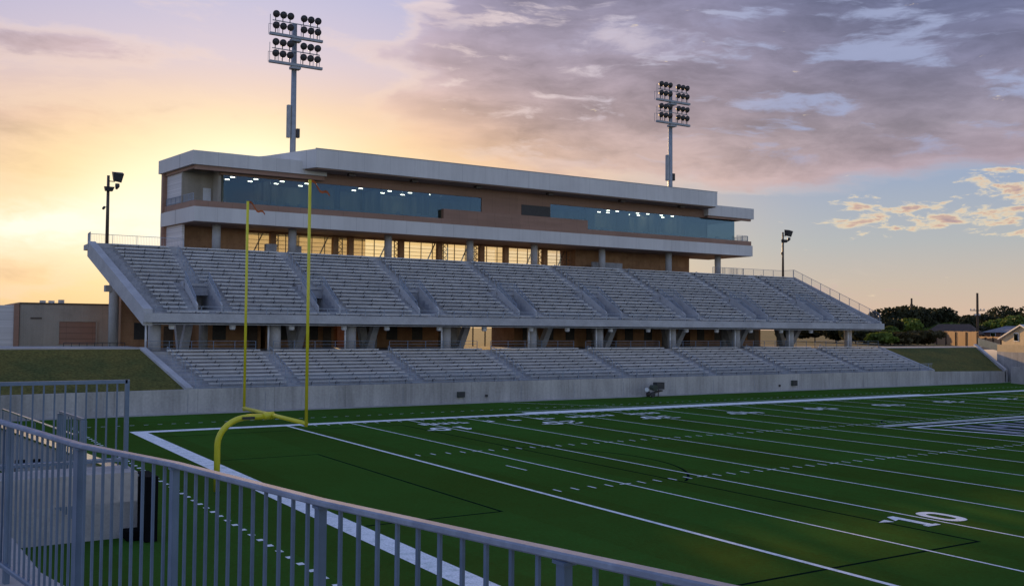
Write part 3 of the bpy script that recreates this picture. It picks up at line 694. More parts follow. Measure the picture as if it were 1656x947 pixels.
def lower_stand():
    g = thing('lower_grandstand', (42, 41, 0), 'low concrete terrace of benches just behind the field wall', 'grandstand')
    A = steps_profile(range(LN), LY0+0.13, LT-0.013, LZ0, LR, lxl, 0.6); B = steps_profile(range(LN), LY0+0.13, LT-0.013, LZ0, LR, lambda y: LXR, 0.6)
    MB().prism(A, B).build('seating_steps', M['deck_concrete'], g)
    ai = MB()
    for x in AISLE_L:
        for i in range(1, LN):
            y = LY0+0.12+i*(LT-0.013); z = LZ0+i*LR; ai.box(x-0.6, x+0.6, y-LT*0.45, y-0.002, z-LR+0.003, z-LR*0.5)
    ai.build('aisle_steps', M['deck_concrete'], g)
    e = MB()
    e.hexa([(-3.75, 36.85, 1.2), (-3.2, 36.85, 1.2), (-5.05, 45.1, 4.0), (-5.6, 45.1, 4.0)], [(-3.75, 36.85, 2.0), (-3.2, 36.85, 2.0), (-5.05, 45.1, 4.95), (-5.6, 45.1, 4.95)])
    e.build('end_kerb', M['concrete'], g)
    e = MB(); e.hexa([(89.25, 36.85, 1.2), (89.6, 36.85, 1.2), (89.6, 45.1, 3.9), (89.25, 45.1, 3.9)], [(89.25, 36.85, 1.95), (89.6, 36.85, 1.95), (89.6, 45.1, 4.75), (89.25, 45.1, 4.75)])
    e.build('end_kerb', M['concrete'], g)
    MB().box(-5.0, 89.8, 45.0, 62.0, 4.25, 4.55).build('concourse_floor', M['pavement'], g)
    r = MB()
    x = -3.0
    while x <= 89.2: r.bar((x, 36.95, 1.88), (x, 36.95, 2.72), 0.045, 0.045); x += 1.83
    for z in (1.98, 2.72): r.bar((-3.1, 36.95, z), (89.3, 36.95, z), 0.045, 0.045)
    pickets(r, (-3.1, 36.95), (89.3, 36.95), (1.98, 1.98), (2.72, 2.72), 0.15, 0.014)
    r.build('front_guardrail', M['stand_rail'], g)
    q = MB(); x = -2.0                                            # railing along the concourse, broken at the aisles
    cuts = [-5.0]+[c for a in AISLE_L for c in (a-0.8, a+0.8)]+[89.5]
    for a, b in zip(cuts[0::2], cuts[1::2]):
        n = max(1, round((b-a)/2.0))
        for k in range(n+1): x = lerp(a, b, k/n); q.bar((x, 45.25, 4.55), (x, 45.25, 5.45), 0.045, 0.045)
        for z in (4.85, 5.15, 5.45): q.bar((a, 45.25, z), (b, 45.25, z), 0.03, 0.03)
    q.build('concourse_railing', M['galvanised'], g)
    for x in AISLE_L+[None]:
        h = MB()
        for i in range(1, LN-1, 2):
            y0, y1 = LY0+(i+0.2)*LT, LY0+(i+1.5)*LT; z0 = LZ0+i*LR; z1 = z0+1.3*LR
            xx = x if x is not None else lxl(y0)+1.1; x2 = x if x is not None else lxl(y1)+1.1
            h.bar((xx, y0, z0), (xx, y0, z0+0.9), 0.045, 0.045); h.bar((x2, y1, z1-LR*0.4), (x2, y1, z1+0.9), 0.045, 0.045); h.bar((xx, y0, z0+0.9), (x2, y1, z1+0.9), 0.045, 0.045)
        h.build('handrail', M['stand_rail'], g)
    nm = ['at the far left end beside the grass bank', 'between the first and second aisles from the left', 'between the second and third aisles', 'between the third and fourth aisles', 'between the fourth and fifth aisles', 'between the fifth and sixth aisles', 'between the sixth and seventh aisles', 'at the far right end beside the right grass bank']
    for k in range(8):
        xa = AISLE_L[k-1] if k else None; xb = AISLE_L[k] if k < 7 else None
        cx = ((xa if xa is not None else -4)+(xb if xb is not None else 89))/2
        s = thing('bleacher_section', (cx, 38, LZ0), 'lower terrace block of aluminium benches '+nm[k], 'benches', 'lower terrace bench blocks')
        for i in range(LN):
            y = LY0+0.1+(i+0.62)*LT; z = LZ0+i*LR
            x0 = xa+0.58 if xa is not None else lxl(y)+1.5
            x1 = xb-0.58 if xb is not None else LXR-1.0
            mb = MB(); bench(mb, x0, x1, y, z); mb.build('bench', M['aluminium'], s, m2=M['bench_bracket'])
lower_stand()

# ------------------------------------------------------------------ concession blocks under the deck
def concessions():
    specs = [(-4.6, 0.6, 58.5, 61.5, 4.55, 9.8, 'narrow brown masonry block under the left end of the upper deck'), (2.2, 8.2, 56.0, 61.5, 4.55, 9.5, 'brown masonry block under the deck behind the left goal upright'),
             (9.0, 16.4, 57.0, 61.5, 4.55, 9.6, 'brown concession block under the deck behind the right goal upright'), (18.6, 30.6, 58.0, 61.7, 4.55, 9.8, 'long brown concession block with window openings below the left middle of the deck'),
             (38.5, 51.0, 56.5, 61.6, 4.55, 9.6, 'long brown masonry block under the middle of the deck'), (53.0, 63.0, 55.5, 61.5, 4.55, 9.4, 'brown masonry block below the right middle of the deck'), (66.0, 79.0, 56.5, 61.5, 4.55, 9.6, 'tan masonry block with a doorway under the right end of the deck')]
    for n, (x0, x1, y0, y1, z0, z1, lab) in enumerate(specs):
        b = thing('concession_building', ((x0+x1)/2, (y0+y1)/2, z0), lab, 'building', 'masonry blocks under the upper deck')
        MB().box(x0, x1, y0, y1, z0, z1).build('wall', M['masonry'], b)
        w = MB(); k = x0+1.2
        while k < x1-1.6: w.box(k, k+1.3, y0-0.03, y0-0.004, 5.4, 7.0); k += 3.1
        w.build('service_window', M['dark_metal'], b)
        MB().box(x1-1.25, x1-0.35, y0-0.06, y0-0.004, 4.56, 6.7).build('door', M['bronze_metal'], b)
concessions()
def under_deck_wall():
    w = thing('sun_block_wall', (42, 61.8, 4.55), 'brown wall added at the back of the space under the upper deck to block the sun', 'wall')
    m = MB(); m.box(-1.0, 89.5, 61.85, 62.05, 7.5, 13.9); m.box(-1.0, 16.6, 61.86, 62.04, 4.55, 7.497); m.box(18.2, 30.9, 61.86, 62.04, 4.55, 7.497); m.box(51.2, 76.0, 61.86, 62.04, 4.55, 7.497)  # added to keep low sun under the deck off the turf
    m.build('wall_panel', M['masonry'], w)
    f = MB()
    for x in (31.0, 32.7, 34.4, 36.1, 37.8, 39.5, 41.2, 42.9, 44.6, 46.3, 48.0, 49.7, 51.1): f.box(x-0.06, x+0.06, 61.9, 62.0, 4.56, 7.495)
    f.build('gate_post', M['bronze_metal'], w)
under_deck_wall()
# lamps hanging under the deck edge
def deck_lamps():
    xs = [-2.8, 2.4, 7.8, 12.9, 17.3, 23.0, 28.2, 33.9, 38.6, 44.5, 49.9, 55.7, 60.5, 66.2, 71.5, 77.0]
    names = ['leftmost', 'second', 'third', 'fourth', 'fifth', 'sixth', 'seventh', 'eighth', 'ninth', 'tenth', 'eleventh', 'twelfth', 'thirteenth', 'fourteenth', 'fifteenth', 'rightmost']
    for i, x in enumerate(xs):
        lab = ('%s small white speaker box hung under the deck edge' % names[i]) + ('' if i in (0, 15) else ', counted from the left')
        t = thing('hanging_speaker', (x, 45.9, 6.3), lab, 'loudspeaker', 'white speakers hung under the deck edge')
        MB().tube([(x, 45.9, 6.95), (x, 45.9, 7.15)], 0.035, 6).build('hanger', M['dark_metal'], t)
        MB().tube([(x, 45.9, 6.45), (x, 45.9, 6.55), (x, 45.9, 6.85), (x, 45.9, 6.95)], [0.20, 0.27, 0.27, 0.15], 12).build('cabinet', M['white_lamp'], t, smooth=False)
deck_lamps()

# ------------------------------------------------------------------ press box
def pxl(y): return 2.4-(y-60)*0.14
def press_box():
    B = thing('press_box', (42, 64, 14.5), 'long two storey press box with white fascias, brown bands and teal glass above the deck', 'building')
    YB = 69.0
    def foot(xl, xr, y0, y1, dl=0.0): return [(xl+pxl(y0)-2.4+dl, y0), (xr, y0), (xr, y1), (xl+pxl(y1)-2.4+dl, y1)]
    MB().slab(foot(2.5, 80.5, 62.5, YB), 14.05, 14.48).build('concourse_slab', M['concrete'], B)
    for x in (5.3, 13.5, 24.9, 35.7, 45.0, 55.7, 67.2, 76.4):
        MB().tube([(x, 62.2, 14.45), (x, 62.2, 17.4)], 0.44, 16).build('column', M['concrete'], B, smooth=True)
    MB().slab(foot(2.4, 81.1, 60.0, YB), 17.34, 18.83).build('balcony_fascia', M['white_panel'], B)
    MB().slab(foot(2.55, 80.95, 60.14, YB-0.1), 17.30, 17.338).build('balcony_soffit', M['soffit'], B)
    br = MB(); br.slab(foot(2.5, 80.95, 60.12, 60.5), 18.833, 19.46); br.slab([(pxl(60.5)+0.1, 60.503), (pxl(60.5)+0.4, 60.503), (pxl(YB)+0.4, YB-0.1), (pxl(YB)+0.1, YB-0.1)], 18.833, 19.46)
    br.box(80.6, 80.95, 60.503, YB-0.1, 18.833, 19.40)
    br.build('parapet_band', M['brown_panel'], B)
    mid = MB(); mid.box(31.05, 51.95, 60.3, 60.9, 19.463, 20.62); mid.box(36.55, 46.55, 60.903, 61.3, 20.4, 22.5)
    mid.build('centre_panel', M['brown_panel'], B)
    MB().box(42.2, 46.5, 60.86, 60.9, 20.72, 22.0).build('opening_shade_panel', M['dark_metal'], B)  # flat dark panel stands in for the shade inside the opening
    MB().slab(foot(2.9, 80.8, 60.55, YB-0.2), 18.84, 18.98).build('upper_floor', M['deck_concrete'], B)
    # teal glazing, front and right end
    gl = MB()
    def pane(x0, x1, z0, z1, y=61.0): gl.box(x0, x1, y, y+0.03, z0, z1)
    ex = [5.6, 10.6, 15.8, 21.0, 26.1, 31.04]; fx = [51.96, 57.2, 62.5, 67.8, 73.1, 78.5]
    for e_ in (ex, fx):
        for a, b in zip(e_, e_[1:]): MB().box(a+0.008, b-0.008, 61.0, 61.03, 18.99, 22.38).build('window', M['teal_glass'], B)
    MB().box(31.055, 36.54, 61.0, 61.03, 20.63, 22.38).build('window', M['teal_glass'], B); MB().box(46.56, 51.945, 61.0, 61.03, 20.63, 22.38).build('window', M['teal_glass'], B)
    MB().box(78.47, 78.5, 61.04, 66.5, 18.99, 22.38).build('window', M['teal_glass'], B)
    # brown head band under the eaves
    hb = MB(); hb.slab([(pxl(60.2)+0.15, 60.2), (16.3, 60.2), (16.3, 60.45), (pxl(60.45)+0.15, 60.45)], 22.62, 23.036); hb.slab([(pxl(60.46)+0.15, 60.46), (pxl(60.46)+0.4, 60.46), (pxl(68.9)+0.4, 68.9), (pxl(68.9)+0.15, 68.9)], 22.75, 23.036); hb.box(5.3, 78.45, 60.9, 61.4, 22.383, 23.03); hb.box(16.42, 72.48, 60.9, 61.4, 23.033, 23.497); hb.box(72.6, 80.95, 60.2, 60.45, 22.35, 22.617)
    hb.build('head_band', M['brown_panel'], B)
    MB().box(5.6, 78.4, 61.45, 66.4, 22.5, 22.7).build('ceiling', M['soffit'], B)
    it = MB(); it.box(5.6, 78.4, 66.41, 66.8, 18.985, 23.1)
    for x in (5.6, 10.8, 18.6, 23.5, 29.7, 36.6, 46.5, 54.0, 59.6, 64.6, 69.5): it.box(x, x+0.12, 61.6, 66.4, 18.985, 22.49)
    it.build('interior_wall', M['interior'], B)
    ct = MB(); ct.box(8, 30.5, 61.5, 62.1, 19.7, 19.78); ct.box(53, 77.5, 61.5, 62.1, 19.7, 19.78)
    for k in range(26):
        x = random.uniform(8, 30) if k % 2 else random.uniform(53, 77); ct.box(x-0.22, x+0.22, 62.2, 62.6, 19.0, 20.1)
    ct.build('counter', M['deck_concrete'], B)
    for x in (7.0, 9.5, 12.4, 15.2, 21.6, 25.2, 27.8, 30.2, 57.0, 58.5, 62.0, 63.8, 66.2, 68.2):
        for y in (62.6, 64.6): MB().box(x-0.22, x+0.22, y-0.06, y+0.06, 22.44, 22.495).build('ceiling_light', M['lit_diffuser'], B)
    # open loggia at the left end
    lg = MB(); lg.box(2.05, 5.5, 63.6, 63.9, 18.985, 23.0); lg.box(5.2, 5.5, 61.4, 63.598, 18.985, 23.0)
    lg.build('loggia_wall', M['beige_wall'], B)
    MB().box(4.2, 5.0, 63.5, 63.595, 18.99, 21.2).build('door', M['white_lamp'], B)
    def sidewall(z0, z1, nm):
        w = MB(); w.hexa([(pxl(63.9)+0.35, 63.9, z0), (pxl(63.9)+0.6, 63.9, z0), (pxl(68.2)+0.6, 68.2, z0), (pxl(68.2)+0.35, 68.2, z0)], [(pxl(63.9)+0.35, 63.9, z1), (pxl(63.9)+0.6, 63.9, z1), (pxl(68.2)+0.6, 68.2, z1), (pxl(68.2)+0.35, 68.2, z1)]); w.build(nm, M['ribbed_white'], B)
    sidewall(18.985, 23.05, 'ribbed_panel'); sidewall(14.485, 17.335, 'ribbed_panel')
    pl = MB()
    for z0, z1 in ((14.4, 17.335), (18.84, 23.05)): pl.box(pxl(68.6)-0.05, pxl(68.6)+0.6, 68.25, 68.95, z0, z1)
    pl.build('corner_pier', M['brown_panel'], B)
    rl = MB()
    def rail(p, q, h):
        p, q = Vector(p), Vector(q); n = max(1, round((q-p).length/1.2))
        for k in range(n+1): a = p.lerp(q, k/n); rl.bar(a, a+Vector((0, 0, h)), 0.05, 0.05)
        for hh in (0.15, h): rl.bar(p+Vector((0, 0, hh)), q+Vector((0, 0, hh)), 0.045, 0.045)
        pickets(rl, (p.x, p.y), (q.x, q.y), (p.z, q.z), (p.z+h, q.z+h), 0.14, 0.018)
    rail((pxl(60.8)+0.25, 60.8, 19.46), (pxl(68)+0.25, 68.0, 19.46), 0.8); rail((80.75, 60.7, 19.4), (80.75, 68.0, 19.4), 0.85); rail((78.6, 60.6, 19.46), (80.75, 60.6, 19.46), 0.8)
    rail((74.5, 61.2, 14.5), (80.4, 61.2, 14.5), 1.1)
    rl.build('balcony_railing', M['stand_rail'], B)
    # concourse level: solid ends, glazed screen with braces between
    cw = MB(); cw.box(2.0, 9.4, 65.5, 66.0, 14.485, 17.3); cw.box(54.0, 74.0, 65.5, 66.0, 14.485, 17.3)
    cw.box(53.7, 54.0, 65.4, YB, 14.485, 17.3); cw.box(73.7, 74.0, 66.003, YB, 14.485, 17.3)
    cw.build('rear_wall', M['masonry'], B)
    hd = MB(); hd.box(9.4, 53.7, 66.1, 66.4, 17.1, 17.3)
    for x in (12.6, 20.0, 21.9, 28.4, 33.6, 39.6, 43.2, 49.2): hd.box(x-0.32, x+0.32, 65.8, 66.4, 14.49, 17.097)
    hd.build('rear_pier', M['masonry'], B)
    sc = MB(); x = 9.6
    while x < 53.5:
        sc.box(x-0.04, x+0.04, 66.45, 66.52, 14.5, 17.3); x += 1.55
    for z in (15.0, 15.45, 15.9, 16.35): sc.box(9.5, 53.6, 66.455, 66.5, z-0.02, z+0.02)
    sc.build('screen_frame', M['bronze_metal'], B)
    MB().box(9.45, 23.99, 66.56, 66.58, 14.5, 17.3).build('sun_filter_panel', M['sun_stop_screen'], B); MB().box(24.0, 53.65, 66.56, 66.58, 14.5, 17.3).build('sun_filter_panel', M['amber_screen'], B)  # added panels: both warm the light, the left one holds sun back
    bc = MB()
    for x in (10.3, 18.0, 25.6, 32.0, 36.7, 46.5, 51.5):
        bc.bar((x, 66.9, 14.2), (x+1.5, 66.9, 17.3), 0.12, 0.12)
        bc.bar((x+2.3, 66.9, 14.2), (x+2.3, 66.9, 17.3), 0.1, 0.1); bc.bar((x+3.2, 66.9, 14.2), (x+3.2, 66.9, 17.3), 0.1, 0.1)
        for k in range(4):
            bc.bar((x+2.3, 66.9, 14.4+0.7*k), (x+3.2, 66.9, 15.1+0.7*k), 0.06, 0.06); bc.bar((x+3.2, 66.96, 14.4+0.7*k), (x+2.3, 66.96, 15.1+0.7*k), 0.06, 0.06)
    bc.build('brace_frame', M['bronze_metal'], B)
    bx = MB(); bx.box(11.0, 12.2, 63.4, 64.0, 14.5, 15.7); bx.box(13.8, 15.0, 63.4, 64.0, 14.5, 15.6); bx.box(55, 60, 63.3, 63.6, 14.5, 15.6)
    bx.build('counter_block', M['deck_concrete'], B)
    # roofs
    MB().slab(foot(2.2, 16.5, 60.0, 69.3), 23.083, 24.5).build('left_roof', M['white_panel'], B)
    MB().slab(foot(2.6, 16.4, 60.2, 69.0), 23.04, 23.08).build('left_roof_soffit', M['soffit'], B)
    MB().slab([(72.5, 60.0), (81.35, 60.0), (81.35, 69.3), (72.5, 69.3)], 22.66, 24.17).build('right_roof', M['white_panel'], B)
    MB().slab([(72.6, 60.2), (81.0, 60.2), (81.0, 69.0), (72.6, 69.0)], 22.62, 22.657).build('right_roof_soffit', M['soffit'], B)
    MB().slab([(14.5, 58.0), (72.26, 58.0), (72.4, 69.5), (8.6, 69.5), (11.45, 65.5)], 23.62, 25.6).build('centre_roof', M['white_panel'], B)
    MB().slab([(14.75, 58.2), (72.1, 58.2), (72.1, 69.2), (10.3, 69.2), (12.0, 64.8)], 23.5, 23.617).build('centre_roof_soffit', M['soffit'], B)
    MB().slab([(14.4, 57.97), (72.3, 57.97), (72.3, 58.2), (14.5, 58.2)], 25.603, 25.68).build('roof_coping', M['pole_steel'], B)
    for px in (19.0, 26.6, 35.0, 45.3, 56.6, 66.8):
        d = MB(); d.box(px-0.35, px+0.35, 58.9, 59.6, 23.2, 23.495); d.build('downlight', M['bronze_metal'], B)
press_box()

# ------------------------------------------------------------------ floodlight masts
def reflector(cx, y, z):
    mb = MB(); d = Vector((0.0, -math.cos(R(22)), -math.sin(R(22))))
    c = Vector((cx, y, z)); mb.tube([c-d*0.28, c-d*0.2, c-d*0.02, c+d*0.14, c+d*0.2], [0.12, 0.22, 0.38, 0.44, 0.44], 14); return mb
def mast(x, lab):
    t = thing('floodlight_mast', (x, 75, ZP), lab, 'floodlight', 'tall floodlight masts behind the press box')
    MB().tube([(x, 75, ZP), (x, 75, 25), (x, 75, 43.9)], [0.50, 0.38, 0.29], 14).build('pole', M['pole_steel'], t, smooth=True)
    MB().box(x-0.78, x-0.40, 74.75, 75.25, 29.8, 33.8).build('ballast_box', M['pole_steel'], t)
    MB().box(x+0.40, x+0.78, 74.75, 75.25, 29.9, 31.0).build('ballast_box', M['dark_metal'], t)
    for zb in (42.1, 38.7):
        f = MB(); f.box(x-3.35, x+3.35, 74.1, 74.55, zb-0.18, zb+0.12); f.bar((x-3.0, 74.35, zb+1.65), (x+3.0, 74.35, zb+1.65), 0.1, 0.1)
        for xx in (-3.3, -2.2, -0.6, 0.6, 2.2, 3.0): f.bar((x+xx, 74.35, zb), (x+xx, 74.35, zb+1.65 if xx > -3.2 else zb+2.3), 0.055, 0.055)
        for xx in (-3.3, -2.2): f.bar((x+xx, 74.9, zb), (x+xx, 74.9, zb+1.3), 0.04, 0.04)
        f.bar((x-3.3, 74.9, zb+1.3), (x-2.2, 74.9, zb+1.3), 0.04, 0.04)
        f.box(x-0.6, x+0.6, 74.2, 75.1, zb-0.5, zb-0.18)
        f.build('crossarm', M['pole_steel'], t)
        for dz in (1.05, 2.42):
            for xx in (-2.65, -1.75, -0.85, 0.85, 1.75, 2.65):
                l = reflector(x+xx, 74.2, zb+dz).build('floodlight', M['dark_metal'], t, smooth=True)
                MB().bar((x+xx, 74.3, zb+dz-0.85), (x+xx, 74.3, zb+dz-0.3), 0.09, 0.09).build('yoke', M['dark_metal'], l)
mast(17.9, 'tall grey floodlight mast at the left, its lamps near the top edge against lavender sky')
mast(78.7, 'tall grey floodlight mast at the right, rising behind the right part of the roof')

def small_mast(x, lab):
    t = thing('light_pole', (x, 60.9, 14.5), lab, 'light pole', 'short light poles on the deck ends')
    MB().tube([(x, 60.9, 14.5), (x, 60.9, 21.3)], [0.17, 0.13], 10).build('pole', M['bronze_metal'], t, smooth=True)
    h = MB(); h.hexa([(x+0.45, 60.3, 20.7), (x+1.1, 60.3, 20.6), (x+1.1, 61.0, 20.85), (x+0.45, 61.0, 20.85)], [(x+0.3, 60.1, 21.55), (x+1.3, 60.1, 21.45), (x+1.3, 60.9, 21.7), (x+0.3, 60.9, 21.7)]); h.build('floodlight', M['dark_metal'], t)
    MB().bar((x, 60.9, 20.75), (x+0.6, 60.9, 20.75), 0.08, 0.08).build('bracket', M['bronze_metal'], t)
    MB().tube([(x+0.7, 60.6, 20.0), (x+0.75, 60.4, 20.25), (x+0.75, 60.4, 20.5)], [0.1, 0.22, 0.2], 10).build('horn', M['dark_metal'], t)
    h = MB(); h.hexa([(x-0.3, 60.4, 19.75), (x+0.35, 60.4, 19.75), (x+0.35, 60.9, 19.75), (x-0.3, 60.9, 19.75)], [(x-0.4, 60.3, 20.15), (x+0.5, 60.3, 20.15), (x+0.5, 60.9, 20.2), (x-0.4, 60.9, 20.2)]); h.build('floodlight', M['dark_metal'], t)
    h = MB(); h.bar((x, 60.9, 18.2), (x-0.35, 60.9, 18.2), 0.05, 0.05); h.tube([(x-0.3, 60.9, 18.2), (x-0.45, 60.7, 18.0)], 0.12, 8); h.build('camera', M['dark_metal'], t)
small_mast(-5.6, 'short bronze light pole standing at the top left corner of the upper deck')
small_mast(88.3, 'short bronze light pole standing at the top right end of the upper deck')

# ------------------------------------------------------------------ goal post
def goal_post():
    t = thing('goal_post', (-11.5, 0.2, 0), 'yellow gooseneck football goal post standing behind the wide end line', 'goal post')
    pts = [(-11.5, 0.2, 0), (-11.5, 0.2, 1.2), (-11.5, 0.2, 1.9)]
    for k in range(1, 9): a = k/8*math.pi/2; pts.append((-11.5+1.25*(1-math.cos(a)), 0.2-0.1*k/8, 1.9+1.1*math.sin(a)))
    pts.append((-9.3, 0.0, 3.0))
    MB().tube(pts, 0.125, 14).build('gooseneck', M['yellow_paint'], t, smooth=True)
    MB().tube([(-9.25, -4.02, 3.05), (-9.25, 4.02, 3.05)], 0.085, 12).build('crossbar', M['yellow_paint'], t, smooth=True)
    MB().tube([(-9.62, 0, 3.02), (-9.2, 0, 3.05)], 0.16, 12).build('coupling', M['yellow_paint'], t, smooth=True)
    MB().box(-10.55, -10.05, -0.128, 0.128, 2.93, 3.03).build('collar', M['dark_metal'], t)
    for y in (4.0, -4.0):
        MB().tube([(-9.25, y, 2.92), (-9.25, y, 12.55)], 0.062, 12).build('upright', M['yellow_paint'], t, smooth=True)
        r = MB(); prev = None
        for k in range(9):
            a = k/8; p = Vector((-9.25+0.03+a*0.75, y-0.1*a, 12.5-0.55*a+0.10*math.sin(a*9)))
            if prev is not None: r.hexa([prev+Vector((0, -0.01, -0.045)), prev+Vector((0, 0.01, -0.045)), p+Vector((0, 0.01, -0.045)), p+Vector((0, -0.01, -0.045))], [prev+Vector((0, -0.01, 0.045)), prev+Vector((0, 0.01, 0.045)), p+Vector((0, 0.01, 0.045)), p+Vector((0, -0.01, 0.045))])
            prev = p
        r.build('wind_ribbon', M['ribbon'], t)
goal_post()

# ------------------------------------------------------------------ small things along the wall
def wall_things():
    b = thing('utility_box', (20.4, 36.7, 0.6), 'small dark green utility box fixed on the concrete wall behind the right goal upright', 'utility box')
    MB().box(20.05, 20.75, 36.55, 36.782, 0.55, 1.05).build('cabinet', M['box_green'], b); MB().box(20.10, 20.70, 36.53, 36.549, 0.6, 1.0).build('lid', M['dark_metal'], b)
    b = thing('utility_box', (63.6, 36.7, 0.6), 'small dark green utility box fixed on the wall at right, far from the cart', 'utility box')
    MB().box(63.2, 64.0, 36.55, 36.782, 0.55, 1.15).build('cabinet', M['box_green'], b); MB().box(63.26, 63.94, 36.53, 36.549, 0.6, 1.1).build('lid', M['dark_metal'], b)
    MB().box(23.0, 23.22, 36.68, 36.782, 0.5, 0.72).build('outlet_box', M['dark_metal'], label='tiny dark outlet box on the wall right of the goal post', cat='outlet')
    MB().box(61.2, 61.42, 36.68, 36.782, 0.5, 0.72).build('outlet_box', M['dark_metal'], label='tiny dark outlet box on the wall beside the right utility box', cat='outlet')
    t = thing('equipment_cart', (42, 35.7, 0), 'small dark wheeled equipment cart parked against the field wall', 'cart')
    MB().bar((41.3, 35.6, 0.28), (43.0, 35.6, 0.62), 0.5, 0.1).build('frame', M['bronze_metal'], t)
    MB().box(42.2, 43.2, 35.35, 35.95, 0.75, 1.45).build('housing', M['dark_metal'], t)
    MB().tube([(41.95, 35.25, 0.9), (41.95, 35.95, 0.95)], [0.32, 0.26], 14).build('drum', M['box_green'], t)
    for y in (35.25, 35.95): MB().tube([(41.6, y-0.06, 0.27), (41.6, y+0.06, 0.27)], 0.27, 16).build('wheel', M['dark_metal'], t)
    MB().tube([(41.0, 35.5, 0.75), (40.95, 35.4, 0.75)], [0.22, 0.2], 12).build('nozzle', M['white_lamp'], t)
    MB().bar((42.6, 35.6, 0.0), (42.6, 35.6, 0.74), 0.07, 0.07).build('stand_leg', M['bronze_metal'], t)
wall_things()

# ------------------------------------------------------------------ building on the left
def left_building():
    b = thing('field_house', (-7, 68, 4.5), 'low beige building with a recessed garage door left of the stands', 'building')
    MB().box(-12.55, 2.0, 66.0, 76.0, 4.4, 8.75).build('wall', M['beige_wall'], b)
    MB().box(-12.6, 2.1, 65.93, 76.0, 8.753, 8.9).build('roof_coping', M['bronze_metal'], b)
    d = MB().box(-9.0, -5.6, 65.97, 65.996, 4.8, 7.05).build('garage_door', M['brown_panel'], b)
    f = MB(); f.box(-9.14, -9.0, 65.9, 65.996, 4.8, 7.19); f.box(-5.6, -5.46, 65.9, 65.996, 4.8, 7.19); f.box(-9.0, -5.6, 65.9, 65.996, 7.053, 7.19)
    f.build('door_frame', M['beige_wall'], d)
    s = MB()
    for z in (5.35, 5.9, 6.5): s.box(-9.0, -5.6, 65.955, 65.969, z-0.015, z+0.015)
    s.build('door_seam', M['bronze_metal'], d)
    MB().box(-13.05, -12.603, 65.85, 76, 4.4, 8.8).build('pilaster', M['brown_panel'], b)
    MB().box(-19.5, -13.053, 66.2, 76, 4.4, 8.6).build('ribbed_wing', M['ribbed_white'], b)
    for x in (-10.4, -9.6, -8.7): MB().box(x-0.25, x+0.25, 67, 67.6, 8.9, 9.15+0.1*((x*10) % 2)).build('roof_vent', M['aluminium'], b)
    MB().box(-11.6, -10.6, 65.94, 65.996, 7.3, 7.45).build('wall_lamp', M['bronze_metal'], b)
    r = thing('barrier_railing', (-8, 52, 4.9), 'low dark railing along the pavement above the left grass bank', 'railing')
    m = MB()
    for k in range(9): x = lerp(-10.5, -5.5, k/8); m.bar((x, 51.6, 4.9), (x, 51.6, 5.2), 0.05, 0.05)
    m.bar((-10.5, 51.6, 5.2), (-5.5, 51.6, 5.2), 0.06, 0.06); m.build('rail', M['dark_metal'], r)
left_building()

